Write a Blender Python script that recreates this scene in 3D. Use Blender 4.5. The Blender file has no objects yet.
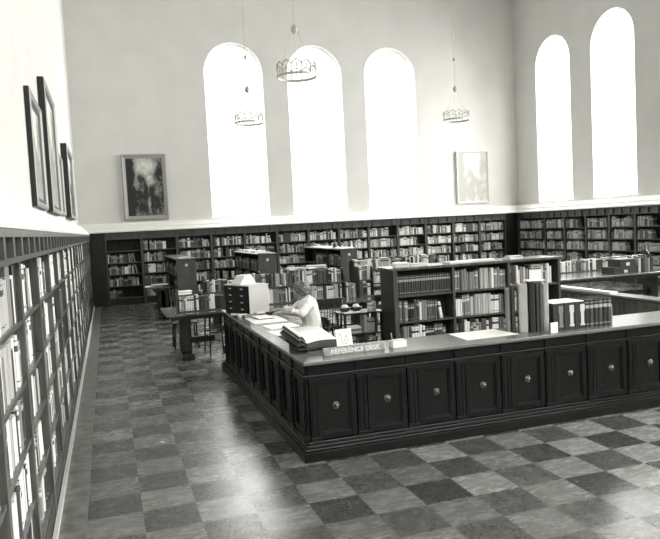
import bpy, bmesh, math, random
from mathutils import Vector, Matrix, Euler
random.seed(11)
PI = math.pi
C = bpy.context.scene.collection
sc = bpy.context.scene

# ------------------------------------------------------------ materials
def mat(name, col, rough=0.5, spec=0.5, noise=None, wood=False, coat=0.0, metal=0.0):
    m = bpy.data.materials.new(name); m.use_nodes = True
    nt = m.node_tree; b = nt.nodes['Principled BSDF']
    if not isinstance(col, (tuple, list)): col = (col, col * 0.995, col * 0.955)
    b.inputs['Base Color'].default_value = (*col, 1)
    b.inputs['Roughness'].default_value = rough
    b.inputs['Specular IOR Level'].default_value = spec
    b.inputs['Coat Weight'].default_value = coat
    b.inputs['Metallic'].default_value = metal
    if noise or wood:
        tc = nt.nodes.new('ShaderNodeTexCoord'); mp = nt.nodes.new('ShaderNodeMapping')
        nz = nt.nodes.new('ShaderNodeTexNoise'); rp = nt.nodes.new('ShaderNodeValToRGB')
        nt.links.new(tc.outputs['Object'], mp.inputs[0]); nt.links.new(mp.outputs[0], nz.inputs[0])
        if wood: mp.inputs['Scale'].default_value = (14, 14, 1.6); nz.inputs['Scale'].default_value = 2.0; amp = 0.45
        else: nz.inputs['Scale'].default_value = noise[0]; amp = noise[1]
        nz.inputs['Detail'].default_value = 4
        rp.color_ramp.elements[0].position = 0.3; rp.color_ramp.elements[1].position = 0.7
        rp.color_ramp.elements[0].color = (*[c * (1 - amp) for c in col], 1)
        rp.color_ramp.elements[1].color = (*[min(1, c * (1 + amp)) for c in col], 1)
        nt.links.new(nz.outputs['Fac'], rp.inputs[0]); nt.links.new(rp.outputs[0], b.inputs['Base Color'])
    return m

M = {}
M['wood'] = mat('dark_oak', (0.011, 0.0115, 0.0095), 0.38, 0.35, wood=True)
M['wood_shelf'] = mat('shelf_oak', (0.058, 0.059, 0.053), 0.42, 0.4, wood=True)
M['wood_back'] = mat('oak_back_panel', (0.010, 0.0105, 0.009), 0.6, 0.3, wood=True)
M['desk'] = mat('desk_oak', (0.005, 0.0055, 0.0047), 0.33, 0.18, wood=True)
M['desk_moulding'] = mat('polished_desk_moulding', (0.006, 0.0063, 0.0055), 0.25, 0.32, wood=True)
M['desktop'] = mat('polished_desktop', (0.13, 0.13, 0.122), 0.20, 0.6, noise=(3, 0.25))
M['wood_left'] = mat('lit_shelf_oak', (0.085, 0.086, 0.078), 0.32, 0.5, wood=True)  # lighter copy of the shelf oak: window light on the left wall put into the colour
M['table'] = mat('table_oak', (0.08, 0.08, 0.072), 0.22, 0.6, wood=True, coat=0.4)
M['chair'] = mat('chair_oak', (0.015, 0.0155, 0.013), 0.35, 0.5, wood=True)
M['plaster'] = mat('pale_plaster', 0.64, 0.9, 0.2, noise=(1.3, 0.035))
M['ledge'] = mat('painted_ledge', 0.78, 0.6, 0.3)
M['ceiling'] = mat('ceiling_plaster', 0.5, 0.9, 0.2)
M['paper'] = mat('white_paper', 0.82, 0.8, 0.2)
M['page'] = mat('book_pages', 0.62, 0.85, 0.2)
M['black'] = mat('black_leather', 0.018, 0.45, 0.5)
M['drawer'] = mat('ebonised_drawer', 0.008, 0.6, 0.2)
M['darkgrey'] = mat('dark_grey_cloth', 0.06, 0.6, 0.3)
M['midgrey'] = mat('mid_grey_cloth', 0.2, 0.6, 0.3)
M['pale'] = mat('pale_cloth', 0.55, 0.7, 0.3)
M['knob'] = mat('turned_rosette', (0.03, 0.03, 0.027), 0.2, 0.9)
M['brass'] = mat('pale_bronze', (0.40, 0.40, 0.35), 0.4, 0.5, metal=0.3)
M['chain'] = mat('pale_chain', (0.55, 0.55, 0.5), 0.5)
M['frame'] = mat('gilt_frame', 0.30, 0.4, 0.5)
M['frame_pale'] = mat('pale_frame', 0.62, 0.5, 0.4)
M['frame_black'] = mat('black_frame', 0.016, 0.45, 0.4)
M['skin'] = mat('skin', 0.27, 0.5, 0.4)
M['hair'] = mat('grey_hair', 0.13, 0.6, 0.4, noise=(60, 0.8))
M['blouse'] = mat('white_blouse', 0.86, 0.8, 0.2)
M['skirt'] = mat('dark_skirt', 0.05, 0.8, 0.2)
M['sign'] = mat('sign_wood', 0.22, 0.4, 0.5, wood=True)
M['sign_text'] = mat('sign_lettering', 0.62, 0.6)
M['stroke'] = mat('pencil_drawing', 0.28, 0.8)
M['muntin'] = mat('white_window_bar', 0.85, 0.6)

TONES = [('black', 0.014), ('dark', 0.04), ('charcoal', 0.085), ('grey', 0.20), ('light grey', 0.42), ('white', 0.72)]
def cover_mat(i, bands):
    name, c = TONES[i]
    m = bpy.data.materials.new('cover_' + name.replace(' ', '_') + ('_banded' if bands else '')); m.use_nodes = True
    nt = m.node_tree; b = nt.nodes['Principled BSDF']; b.inputs['Roughness'].default_value = 0.5
    col = (c, c * 0.995, c * 0.955, 1); b.inputs['Base Color'].default_value = col
    if bands:
        uv = nt.nodes.new('ShaderNodeUVMap'); sp = nt.nodes.new('ShaderNodeSeparateXYZ'); rp = nt.nodes.new('ShaderNodeValToRGB')
        nt.links.new(uv.outputs[0], sp.inputs[0]); nt.links.new(sp.outputs['Y'], rp.inputs[0])
        o = 0.38 if c < 0.15 else 0.05 if c > 0.3 else 0.6
        alt = (o, o * 0.98, o * 0.9, 1); r = rp.color_ramp; r.interpolation = 'CONSTANT'
        pts = [(0, col), (0.10, alt), (0.125, col), (0.68, alt), (0.80, col), (0.88, alt), (0.905, col)]
        r.elements[0].color = col; r.elements[1].position = 0.10; r.elements[1].color = alt
        for p, cc in pts[2:]:
            e = r.elements.new(p); e.color = cc
        nt.links.new(rp.outputs[0], b.inputs['Base Color'])
    return m
COV = [[cover_mat(i, False), cover_mat(i, True)] for i in range(6)]

def add_folds(m):
    nt = m.node_tree; tc = nt.nodes.new('ShaderNodeTexCoord'); n = nt.nodes.new('ShaderNodeTexWave'); n.inputs['Scale'].default_value = 5; n.inputs['Distortion'].default_value = 9; n.inputs['Detail'].default_value = 2
    b = nt.nodes.new('ShaderNodeBump'); b.inputs['Strength'].default_value = 0.35; b.inputs['Distance'].default_value = 0.012
    nt.links.new(tc.outputs['Object'], n.inputs[0]); nt.links.new(n.outputs['Fac'], b.inputs['Height']); nt.links.new(b.outputs[0], nt.nodes['Principled BSDF'].inputs['Normal'])
add_folds(M['blouse'])
def floor_mat():
    m = bpy.data.materials.new('marbled_tile'); m.use_nodes = True
    nt = m.node_tree; b = nt.nodes['Principled BSDF']; L = nt.links.new; N = nt.nodes.new
    tc = N('ShaderNodeTexCoord'); mp = N('ShaderNodeMapping'); S = 1 / 0.38
    mp.inputs['Scale'].default_value = (S, S, 1); mp.inputs['Location'].default_value = (-0.12 * S, -6.58 * S, 0.5)
    L(tc.outputs['Object'], mp.inputs[0])
    ck = N('ShaderNodeTexChecker'); ck.inputs['Scale'].default_value = 1.0; L(mp.outputs[0], ck.inputs[0])
    # per tile random value
    fl = N('ShaderNodeVectorMath'); fl.operation = 'FLOOR'; L(mp.outputs[0], fl.inputs[0])
    wn = N('ShaderNodeTexWhiteNoise'); L(fl.outputs[0], wn.inputs['Vector'])
    def streak(sx, sy, dist=0.6):
        a = N('ShaderNodeMapping'); a.inputs['Scale'].default_value = (sx, sy, 1); L(tc.outputs['Object'], a.inputs[0])
        ad = N('ShaderNodeVectorMath'); ad.operation = 'ADD'
        L(a.outputs[0], ad.inputs[0]); L(wn.outputs['Color'], ad.inputs[1])
        n = N('ShaderNodeTexNoise'); n.inputs['Scale'].default_value = 1; n.inputs['Detail'].default_value = 6; n.inputs['Roughness'].default_value = 0.78
        n.inputs['Distortion'].default_value = 0.6
        L(ad.outputs[0], n.inputs[0]); return n
    n1 = streak(7, 17); n2 = streak(17, 7)
    mx = N('ShaderNodeMix'); mx.data_type = 'FLOAT'; L(ck.outputs['Fac'], mx.inputs[0]); L(n1.outputs['Fac'], mx.inputs[2]); L(n2.outputs['Fac'], mx.inputs[3])
    rp = N('ShaderNodeValToRGB'); r = rp.color_ramp
    r.elements[0].position = 0.36; r.elements[0].color = (0.6, 0.6, 0.6, 1)
    r.elements[1].position = 0.74; r.elements[1].color = (2.8, 2.8, 2.8, 1)
    e = r.elements.new(0.56); e.color = (1.0, 1.0, 1.0, 1); e = r.elements.new(0.64); e.color = (1.3, 1.3, 1.3, 1)
    fn = N('ShaderNodeTexNoise'); fn.inputs['Scale'].default_value = 45; fn.inputs['Detail'].default_value = 3; L(tc.outputs['Object'], fn.inputs[0])
    fm = N('ShaderNodeMath'); fm.operation = 'MULTIPLY_ADD'; L(fn.outputs['Fac'], fm.inputs[0]); fm.inputs[1].default_value = 0.36; L(mx.outputs[0], fm.inputs[2])
    fs = N('ShaderNodeMath'); fs.operation = 'SUBTRACT'; L(fm.outputs[0], fs.inputs[0]); fs.inputs[1].default_value = 0.18
    L(fs.outputs[0], rp.inputs[0])
    base = N('ShaderNodeMix'); base.data_type = 'RGBA'; L(ck.outputs['Fac'], base.inputs[0])
    base.inputs[6].default_value = (0.180, 0.181, 0.173, 1); base.inputs[7].default_value = (0.066, 0.067, 0.062, 1)
    v = N('ShaderNodeMath'); v.operation = 'MULTIPLY_ADD'; L(wn.outputs['Value'], v.inputs[0]); v.inputs[1].default_value = 0.6; v.inputs[2].default_value = 0.65
    m1 = N('ShaderNodeVectorMath'); m1.operation = 'MULTIPLY'; L(base.outputs[2], m1.inputs[0]); L(rp.outputs[0], m1.inputs[1])
    m2 = N('ShaderNodeVectorMath'); m2.operation = 'SCALE'; L(m1.outputs[0], m2.inputs[0]); L(v.outputs[0], m2.inputs['Scale'])
    L(m2.outputs[0], b.inputs['Base Color'])
    b.inputs['Roughness'].default_value = 0.3; b.inputs['Specular IOR Level'].default_value = 0.55
    rr = N('ShaderNodeMapRange'); L(n1.outputs['Fac'], rr.inputs[0]); rr.inputs[3].default_value = 0.20; rr.inputs[4].default_value = 0.34
    L(rr.outputs[0], b.inputs['Roughness'])
    return m
M['floor'] = floor_mat()
M['border'] = mat('border_linoleum', (0.15, 0.15, 0.138), 0.3, 0.5, noise=(9, 0.5))

def painting_mat(name, lo, hi, seed):
    m = bpy.data.materials.new(name); m.use_nodes = True
    nt = m.node_tree; b = nt.nodes['Principled BSDF']; L = nt.links.new; N = nt.nodes.new
    tc = N('ShaderNodeTexCoord'); mp = N('ShaderNodeMapping'); mp.inputs['Location'].default_value = (seed, seed * 2, 0); L(tc.outputs['UV'], mp.inputs[0])
    n = N('ShaderNodeTexNoise'); n.inputs['Scale'].default_value = 6.5; n.inputs['Detail'].default_value = 9; n.inputs['Roughness'].default_value = 0.65; L(mp.outputs[0], n.inputs[0])
    def blob(x, y, sx, sy):
        a = N('ShaderNodeMapping'); a.vector_type = 'POINT'; a.inputs['Location'].default_value = (-x / sx, -y / sy, 0); a.inputs['Scale'].default_value = (1 / sx, 1 / sy, 0)
        L(tc.outputs['UV'], a.inputs[0]); l = N('ShaderNodeVectorMath'); l.operation = 'LENGTH'; L(a.outputs[0], l.inputs[0])
        r = N('ShaderNodeMapRange'); L(l.outputs['Value'], r.inputs[0]); r.inputs[1].default_value = 0.4; r.inputs[2].default_value = 1.3; r.inputs[3].default_value = 1; r.inputs[4].default_value = 0
        return r
    acc = n.outputs['Fac']
    for (x, y, sx, sy, w) in [(0.5, 0.86, 0.30, 0.20, 0.35), (0.06, 0.8, 0.16, 0.25, -0.5), (0.08, 0.2, 0.14, 0.5, -0.35), (0.55, 0.25, 0.5, 0.25, -0.22),
                              (0.42, 0.62, 0.10, 0.14, -0.25), (0.42, 0.5, 0.08, 0.12, 0.15), (0.62, 0.6, 0.10, 0.10, 0.3), (0.58, 0.45, 0.12, 0.16, -0.25), (0.6, 0.3, 0.05, 0.25, 0.28), (0.9, 0.75, 0.12, 0.2, -0.2)]:
        k = N('ShaderNodeMath'); k.operation = 'MULTIPLY_ADD'; L(blob(x, y, sx, sy).outputs[0], k.inputs[0]); k.inputs[1].default_value = w; L(acc, k.inputs[2]); acc = k.outputs[0]
    rp = N('ShaderNodeValToRGB'); rp.color_ramp.elements[0].position = 0.34; rp.color_ramp.elements[1].position = 0.92
    rp.color_ramp.elements[0].color = (lo, lo, lo * 0.92, 1); rp.color_ramp.elements[1].color = (hi, hi, hi * 0.92, 1)
    L(acc, rp.inputs[0]); L(rp.outputs[0], b.inputs['Base Color']); b.inputs['Roughness'].default_value = 0.6
    return m
M['paint_dark'] = painting_mat('landscape_canvas', 0.012, 0.62, 0.3)
M['paint_pale'] = painting_mat('pale_canvas', 0.42, 0.85, 3.1)  # same pattern in a pale, low-contrast tone range
M['paint_mid'] = painting_mat('portrait_canvas', 0.25, 0.75, 5.7)

# ------------------------------------------------------------ helpers
def quadbox(bm, x0, x1, y0, y1, z0, z1, mi=0, mtx=None):
    vs = [bm.verts.new((mtx @ Vector(p)) if mtx else p) for p in
          [(x0, y0, z0), (x1, y0, z0), (x1, y1, z0), (x0, y1, z0), (x0, y0, z1), (x1, y0, z1), (x1, y1, z1), (x0, y1, z1)]]
    for f in [(0, 3, 2, 1), (4, 5, 6, 7), (0, 1, 5, 4), (1, 2, 6, 5), (2, 3, 7, 6), (3, 0, 4, 7)]:
        fc = bm.faces.new([vs[i] for i in f]); fc.material_index = mi
    return vs
def tube(bm, p0, p1, r0, r1=None, n=10, mi=0, caps=True):
    r1 = r0 if r1 is None else r1
    p0, p1 = Vector(p0), Vector(p1); d = (p1 - p0).normalized()
    a = d.orthogonal().normalized(); b = d.cross(a)
    A = [bm.verts.new(p0 + (a * math.cos(2 * PI * i / n) + b * math.sin(2 * PI * i / n)) * r0) for i in range(n)]
    B = [bm.verts.new(p1 + (a * math.cos(2 * PI * i / n) + b * math.sin(2 * PI * i / n)) * r1) for i in range(n)]
    for i in range(n):
        j = (i + 1) % n; f = bm.faces.new([A[i], A[j], B[j], B[i]]); f.smooth = True; f.material_index = mi
    if caps: bm.faces.new(A[::-1]); bm.faces.new(B)
def sphere(bm, c, r, sx=1, sy=1, sz=1, u=16, v=10):
    res = bmesh.ops.create_uvsphere(bm, u_segments=u, v_segments=v, radius=r)
    for vt in res['verts']:
        vt.co = Vector((vt.co.x * sx, vt.co.y * sy, vt.co.z * sz)) + Vector(c)
        for f in vt.link_faces: f.smooth = True
def lathe(bm, prof, axis='Z', o=(0, 0, 0), n=16):
    o = Vector(o); rings = []
    for r, h in prof:
        ring = []
        for i in range(n):
            a = 2 * PI * i / n; c, s = math.cos(a) * r, math.sin(a) * r
            p = (c, s, h) if axis == 'Z' else (c, -h, s) if axis == 'Y' else (-h, c, s)
            ring.append(bm.verts.new(o + Vector(p)))
        rings.append(ring)
    for a, b in zip(rings, rings[1:]):
        for i in range(n):
            j = (i + 1) % n; f = bm.faces.new([a[i], a[j], b[j], b[i]]); f.smooth = True
    bm.faces.new(rings[-1]); bm.faces.new(rings[0][::-1])
def prism(bm, pts, z0, z1):
    A = [bm.verts.new((x, y, z0)) for x, y in pts]; B = [bm.verts.new((x, y, z1)) for x, y in pts]
    n = len(pts); bm.faces.new(A[::-1]); bm.faces.new(B)
    for i in range(n): bm.faces.new([A[i], A[(i + 1) % n], B[(i + 1) % n], B[i]])
def new(name, bm, mats, parent=None, loc=(0, 0, 0), rz=0, bevel=0, kind=None):
    bmesh.ops.recalc_face_normals(bm, faces=bm.faces[:])
    me = bpy.data.meshes.new(name); bm.to_mesh(me); bm.free()
    for m in (mats if isinstance(mats, (list, tuple)) else [mats]): me.materials.append(M[m] if isinstance(m, str) else m)
    o = bpy.data.objects.new(name, me); C.objects.link(o); o.location = loc; o.rotation_euler = (0, 0, rz)
    if parent: o.parent = parent
    if bevel:
        b = o.modifiers.new('bevel', 'BEVEL'); b.width = bevel; b.segments = 2; b.limit_method = 'ANGLE'; b.angle_limit = 0.7
    if kind: o['kind'] = kind
    return o
def boxes(name, bl, mats, parent=None, **k):
    bm = bmesh.new()
    for b in bl: quadbox(bm, *b)
    return new(name, bm, mats, parent, **k)
def thing(name, label, cat, loc=(0, 0, 0), rz=0, group=None):
    o = bpy.data.objects.new(name, None); C.objects.link(o); o.location = loc; o.rotation_euler = (0, 0, rz)
    o.empty_display_size = 0.1
    return tag(o, label, cat, group)
def tag(o, label, cat, group=None):
    o['label'] = label; o['category'] = cat
    if group: o['group'] = group
    return o
def copy_tree(o, parent=None):
    c = o.copy(); C.objects.link(c); c.parent = parent
    for ch in [x for x in bpy.data.objects if x.parent == o and x != c]: copy_tree(ch, c)
    return c
ORD = ['', 'first', 'second', 'third', 'fourth', 'fifth', 'sixth', 'seventh', 'eighth', 'ninth', 'tenth', 'eleventh', 'twelfth', 'thirteenth',
       'fourteenth', 'fifteenth', 'sixteenth', 'seventeenth', 'eighteenth', 'nineteenth']
def ordn(i):
    if i < 20: return ORD[i]
    t = ['', '', 'twent', 'thirt', 'fort', 'fift', 'sixt', 'sevent', 'eight', 'ninet'][i // 10]
    return t + 'ieth' if i % 10 == 0 else t + 'y-' + ORD[i % 10]

# ------------------------------------------------------------ setting
XW0, XW1, YW1, YW0, ZC = -0.72, 13.80, 20.85, -4.0, 9.6
boxes('floor', [(XW0 - 0.3, XW1 + 0.4, YW0 - 0.3, YW1 + 0.4, -0.1, 0)], 'floor', kind='structure')
boxes('trim_1', [(-0.47, -0.26, YW0, YW1 - 0.26, 0, 0.003)], 'border', kind='structure')
boxes('baseboard_left', [(-0.468, -0.44, YW0, 20.58, 0, 0.045)], 'pale', kind='structure')
boxes('ceiling', [(XW0 - 0.3, XW1 + 0.4, YW0 - 0.3, YW1 + 0.4, ZC, ZC + 0.2)], 'ceiling', kind='structure')
WIN_B = [(3.10, 4.88), (5.66, 7.44), (8.22, 10.0)]
WIN_R = [(17.9 - 2.7 * k, 19.65 - 2.7 * k) for k in range(8)]
SILL, SPR = 2.42, 6.75
def wall(name, a0, a1, wins, P, thick, z0=0.0):
    """P(a, d, z) -> world; d = 0 at the inner face."""
    bm = bmesh.new()
    def q(*pts): bm.faces.new([bm.verts.new(P(*p)) for p in pts])
    def solid(u0, u1, zb, zt):
        vs = [bm.verts.new(P(*p)) for p in [(u0, 0, zb), (u1, 0, zb), (u1, thick, zb), (u0, thick, zb), (u0, 0, zt), (u1, 0, zt), (u1, thick, zt), (u0, thick, zt)]]
        for f in [(0, 3, 2, 1), (4, 5, 6, 7), (0, 1, 5, 4), (1, 2, 6, 5), (2, 3, 7, 6), (3, 0, 4, 7)]: bm.faces.new([vs[i] for i in f])
    cur = a0
    for (w0, w1) in sorted(wins):
        solid(cur, w0, z0, ZC); solid(w0, w1, z0, SILL)
        c, r = (w0 + w1) / 2, (w1 - w0) / 2; n = 20
        arc = [(c - r * math.cos(PI * i / n), SPR + r * math.sin(PI * i / n)) for i in range(n + 1)]
        for (u0, zz0), (u1, zz1) in zip(arc, arc[1:]):
            q((u0, 0, zz0), (u1, 0, zz1), (u1, 0, ZC), (u0, 0, ZC)); q((u0, thick, zz0), (u1, thick, zz1), (u1, thick, ZC), (u0, thick, ZC))
            q((u0, 0, zz0), (u1, 0, zz1), (u1, thick, zz1), (u0, thick, zz0))
        cur = w1
    solid(cur, a1, z0, ZC)
    return new(name, bm, 'plaster', kind='structure')
PB = lambda a, d, z: Vector((a, YW1 + d, z))
PR = lambda a, d, z: Vector((XW1 + d, a, z))
PF = lambda a, d, z: Vector((a, YW0 - d, z))
wall('wall_back', XW0, XW1, WIN_B, PB, 0.35)
wall('wall_right', YW0, YW1, WIN_R, PR, 0.35)
WIN_F = [(1.2, 3.0), (4.2, 6.0), (7.2, 9.0), (10.2, 12.0)]
wall('wall_front', XW0, XW1, WIN_F, PF, 0.35)
boxes('wall_left', [(XW0 - 0.3, XW0, YW0 - 0.3, YW1 + 0.35, 0, ZC)], 'plaster', kind='structure')

def glass_mat():
    m = bpy.data.materials.new('window_glass'); m.use_nodes = True; nt = m.node_tree; nt.nodes.clear()
    o = nt.nodes.new('ShaderNodeOutputMaterial'); t = nt.nodes.new('ShaderNodeBsdfTransparent'); g = nt.nodes.new('ShaderNodeBsdfGlossy')
    g.inputs['Roughness'].default_value = 0.02; mx = nt.nodes.new('ShaderNodeMixShader'); mx.inputs[0].default_value = 0.04
    t.inputs[0].default_value = (0.97, 0.97, 0.97, 1)
    nt.links.new(t.outputs[0], mx.inputs[1]); nt.links.new(g.outputs[0], mx.inputs[2]); nt.links.new(mx.outputs[0], o.inputs[0]); return m
M['glass'] = glass_mat()
wn = 0
def window(w0, w1, P, rotlight):
    global wn; wn += 1
    c, r = (w0 + w1) / 2, (w1 - w0) / 2; d0 = 0.24
    root = bpy.data.objects.new('window_%d' % wn, None); C.objects.link(root); root['kind'] = 'structure'
    bm = bmesh.new(); n = 16
    out = [(w0, SILL), (w1, SILL)] + [(c + r * math.cos(PI * i / n), SPR + r * math.sin(PI * i / n)) for i in range(n + 1)]
    bm.faces.new([bm.verts.new(P(a, d0, z)) for a, z in out]); new('pane', bm, 'glass', root)
    bm = bmesh.new()
    def bar(a0, z0, a1, z1, t, d=0.02):
        v = Vector((a1 - a0, z1 - z0)).normalized(); nx = Vector((-v.y, v.x)) * t
        pts = []
        for dd in (d0 - d, d0 + d):
            for (a, z) in ((a0 + nx.x, z0 + nx.y), (a1 + nx.x, z1 + nx.y), (a1 - nx.x, z1 - nx.y), (a0 - nx.x, z0 - nx.y)): pts.append(bm.verts.new(P(a, dd, z)))
        for f in [(0, 1, 2, 3), (7, 6, 5, 4), (0, 4, 5, 1), (1, 5, 6, 2), (2, 6, 7, 3), (3, 7, 4, 0)]: bm.faces.new([pts[i] for i in f])
    for i in range(len(out)):
        a, b = out[i], out[(i + 1) % len(out)]
        if (Vector(a) - Vector(b)).length > 1e-4: bar(*a, *b, 0.025)
    for k in (-1, 1): bar(c + k * r / 3, SILL, c + k * r / 3, SPR + r * 0.9, 0.004, 0.006)
    for k in (2, 4): bar(w0, SILL + k * (SPR - SILL) / 4, w1, SILL + k * (SPR - SILL) / 4, 0.004, 0.006)
    new('window_frame', bm, 'muntin', root)
    l = bpy.data.lights.new('window_portal', 'AREA'); l.shape = 'RECTANGLE'; l.size = w1 - w0; l.size_y = SPR + r - SILL; l.cycles.is_portal = True
    lo = bpy.data.objects.new('window_portal', l); C.objects.link(lo); lo.location = P(c, 0.33, (SILL + SPR + r) / 2); lo.rotation_euler = rotlight
for w in WIN_B: window(*w, PB, (-PI / 2, 0, 0))
for w in WIN_R: window(*w, PR, (PI / 2, 0, PI / 2))
for w in WIN_F: window(*w, PF, (PI / 2, 0, 0))

# painted ledge above the bookcases: moulded profile swept along three walls
def sweep(name, prof, a0, a1, P, m):
    bm = bmesh.new()
    A = [bm.verts.new(P(a0, d, z)) for d, z in prof]; B = [bm.verts.new(P(a1, d, z)) for d, z in prof]
    n = len(prof); bm.faces.new(A[::-1]); bm.faces.new(B)
    for i in range(n): bm.faces.new([A[i], A[(i + 1) % n], B[(i + 1) % n], B[i]])
    return new(name, bm, m, kind='structure')
LP = [(0.0, 2.10), (-0.36, 2.10), (-0.37, 2.13), (-0.33, 2.16), (-0.29, 2.20), (-0.27, 2.25), (-0.20, 2.29), (-0.17, 2.33), (-0.13, 2.35), (-0.13, 2.375), (0, 2.375)]
sweep('trim_2', LP, XW0, XW1, lambda a, d, z: Vector((a, YW1 + d, z)), 'ledge')
LP2 = [(d * 0.78, 2.065 + (z - 2.10) * 0.82) for d, z in LP]
sweep('trim_3', LP2, YW0, YW1, lambda a, d, z: Vector((XW0 - d, a, z)), 'ledge')
sweep('trim_4', LP, YW0, YW1, lambda a, d, z: Vector((XW1 + d, a, z)), 'ledge')

# ------------------------------------------------------------ books
specs = []      # every book in the room, most visible rows first: (prio, world matrix, dims, tone, band, label, group)
def frame(loc, rz): return Matrix.Translation(Vector(loc)) @ Matrix.Rotation(rz, 4, 'Z')
def fill(T, u0, u1, v, z, hmax, prio, place=None, group=None, tones=(0, 1, 1, 2, 3, 4, 5), th=(0.022, 0.045), hr=(0.62, 0.92), dp=0.17, stop=1.0, band=0.55, uniform=None, rng=random, ends=True, word='book'):
    """row of books in frame T: u along the shelf, v = plane of the spines, books go to +v."""
    u = u0; i = 0; row = []
    end = u0 + (u1 - u0) * stop
    while True:
        if uniform: t, h, tn, bd = uniform[0], uniform[1], uniform[2], 1; lean = 0
        else:
            t = rng.uniform(*th); h = hmax * rng.uniform(*hr); tn = rng.choice(tones); bd = 1 if rng.random() < band else 0
            if row and rng.random() < 0.4: tn = row[-1][3]; h = row[-1][2]; bd = row[-1][4]
            lean = 0
        if u + t > end: break
        i += 1
        row.append((u, t, h, tn, bd)); u += t + 0.0015
        if not uniform and rng.random() < 0.025 and u + 0.2 < end: u += rng.uniform(0.03, 0.12)
    n = len(row)
    for k, (uu, t, h, tn, bd) in enumerate(row):
        lean = 0.0
        if k == n - 1 and stop < 0.97 and not uniform and rng.random() < 0.6: lean = -0.16; uu += 0.005 + h * 0.16
        size = 'tall' if h > 0.82 * hmax else 'short' if h < 0.68 * hmax else 'medium'
        W = T @ Matrix.Translation(Vector((uu, v + rng.uniform(0, 0.012), z))) @ Matrix.Rotation(lean, 4, 'Y')
        if lean < 0: W = T @ Matrix.Translation(Vector((uu, v, z))) @ Matrix.Rotation(lean, 4, 'Y')
        lb = None
        if place: lb = '%s %s, %s from left, %s' % (TONES[tn][0], word if uniform else size + ' ' + word, ordn(k + 1), place)
        specs.append((prio, W, (t, dp * rng.uniform(0.85, 1.0) if not uniform else dp, h), tn, bd, lb, group))

FOOT = [(0.0, 0.05), (0.22, 0.0), (0.78, 0.0), (1.0, 0.05), (1.0, 1.0), (0.0, 1.0)]
def book_bm(bm, S, mi, mp, uvl, full):
    """S maps unit book to target."""
    def addprism(pts, z0, z1, mside, mtop):
        A = [bm.verts.new(S @ Vector((x, y, z0))) for x, y in pts]; B = [bm.verts.new(S @ Vector((x, y, z1))) for x, y in pts]
        n = len(pts); f = bm.faces.new(B); f.material_index = mtop
        for l in f.loops: l[uvl].uv = (0.5, 0.99)
        if full:
            f = bm.faces.new(A[::-1]); f.material_index = mtop
        for i in range(n):
            j = (i + 1) % n; f = bm.faces.new([A[i], A[j], B[j], B[i]]); f.material_index = mside
            for l, uv in zip(f.loops, ((0, z0), (1, z0), (1, z1), (0, z1))): l[uvl].uv = uv
    if not full: addprism(FOOT, 0, 1, mi, mp); return
    addprism([(0, 0.05), (0.12, 0.02), (0.12, 1), (0, 1)], 0, 1, mi, mi)
    addprism([(0.88, 0.02), (1, 0.05), (1, 1), (0.88, 1)], 0, 1, mi, mi)
    addprism([(0.12, 0.02), (0.25, 0), (0.75, 0), (0.88, 0.02), (0.88, 0.08), (0.12, 0.08)], 0, 1, mi, mi)
    addprism([(0.125, 0.085), (0.875, 0.085), (0.875, 0.97), (0.125, 0.97)], 0.02, 0.975, mp, mp)
BOOK_ME = {}
def book_mesh(tn, bd):
    if (tn, bd) not in BOOK_ME:
        bm = bmesh.new(); uvl = bm.loops.layers.uv.new('UVMap'); book_bm(bm, Matrix.Identity(4), 0, 1, uvl, True)
        bmesh.ops.recalc_face_normals(bm, faces=bm.faces[:])
        me = bpy.data.meshes.new('book'); bm.to_mesh(me); bm.free(); me.materials.append(COV[tn][bd]); me.materials.append(M['page']); BOOK_ME[(tn, bd)] = me
    return BOOK_ME[(tn, bd)]
def place_book(W, dims, tn, bd, label, group, name='book'):
    o = bpy.data.objects.new(name, book_mesh(tn, bd)); C.objects.link(o)
    o.matrix_world = W @ Matrix.Diagonal((*dims, 1)); tag(o, label, 'book', group); return o

# ------------------------------------------------------------ bookcases
def bookcase(label, T_loc, rz, w, depth, ztop, shelves, group, board=0.025, base=True, name='built_in_bookcase', frieze=True, wood='wood', stile=0.035, sm='wood_shelf', ft=2.10):
    """local: x 0..w, front at y=0, back at y=depth."""
    r = thing(name, label, 'bookcase', T_loc, rz, group)
    top_open = ztop
    boxes('side_panel', [(0, stile, 0, depth, 0, ztop)], sm, r); boxes('side_panel', [(w - stile, w, 0, depth, 0, ztop)], sm, r)
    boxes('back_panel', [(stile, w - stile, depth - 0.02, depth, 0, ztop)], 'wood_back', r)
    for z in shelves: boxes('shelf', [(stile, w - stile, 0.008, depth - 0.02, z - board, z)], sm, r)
    boxes('base_board', [(stile, w - stile, 0.004, 0.03, 0, shelves[-1] - board)], wood, r)
    if frieze:
        bl = [(0, w, -0.0, depth, ztop, ft), (0, w, -0.03, 0.0, ztop, ztop + 0.03), (0, w, -0.045, 0.0, ft - 0.04, ft)]
        for k in range(3):
            c = w * (k + 0.5) / 3; bl.append((c - 0.035, c + 0.035, -0.04, 0.0, ztop + 0.03, ft - 0.04))
        boxes('frieze', bl, sm, r)
    return r
SH = [1.56, 1.22, 0.89, 0.55, 0.21]; OPEN = 1.89
ROWN = ['top row', 'second row', 'third row', 'fourth row', 'bottom row']
def rowheights(sh, top): return [(sh[i], (top if i == 0 else sh[i - 1] - 0.025) - sh[i]) for i in range(len(sh))]
rb = random.Random(4)
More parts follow.
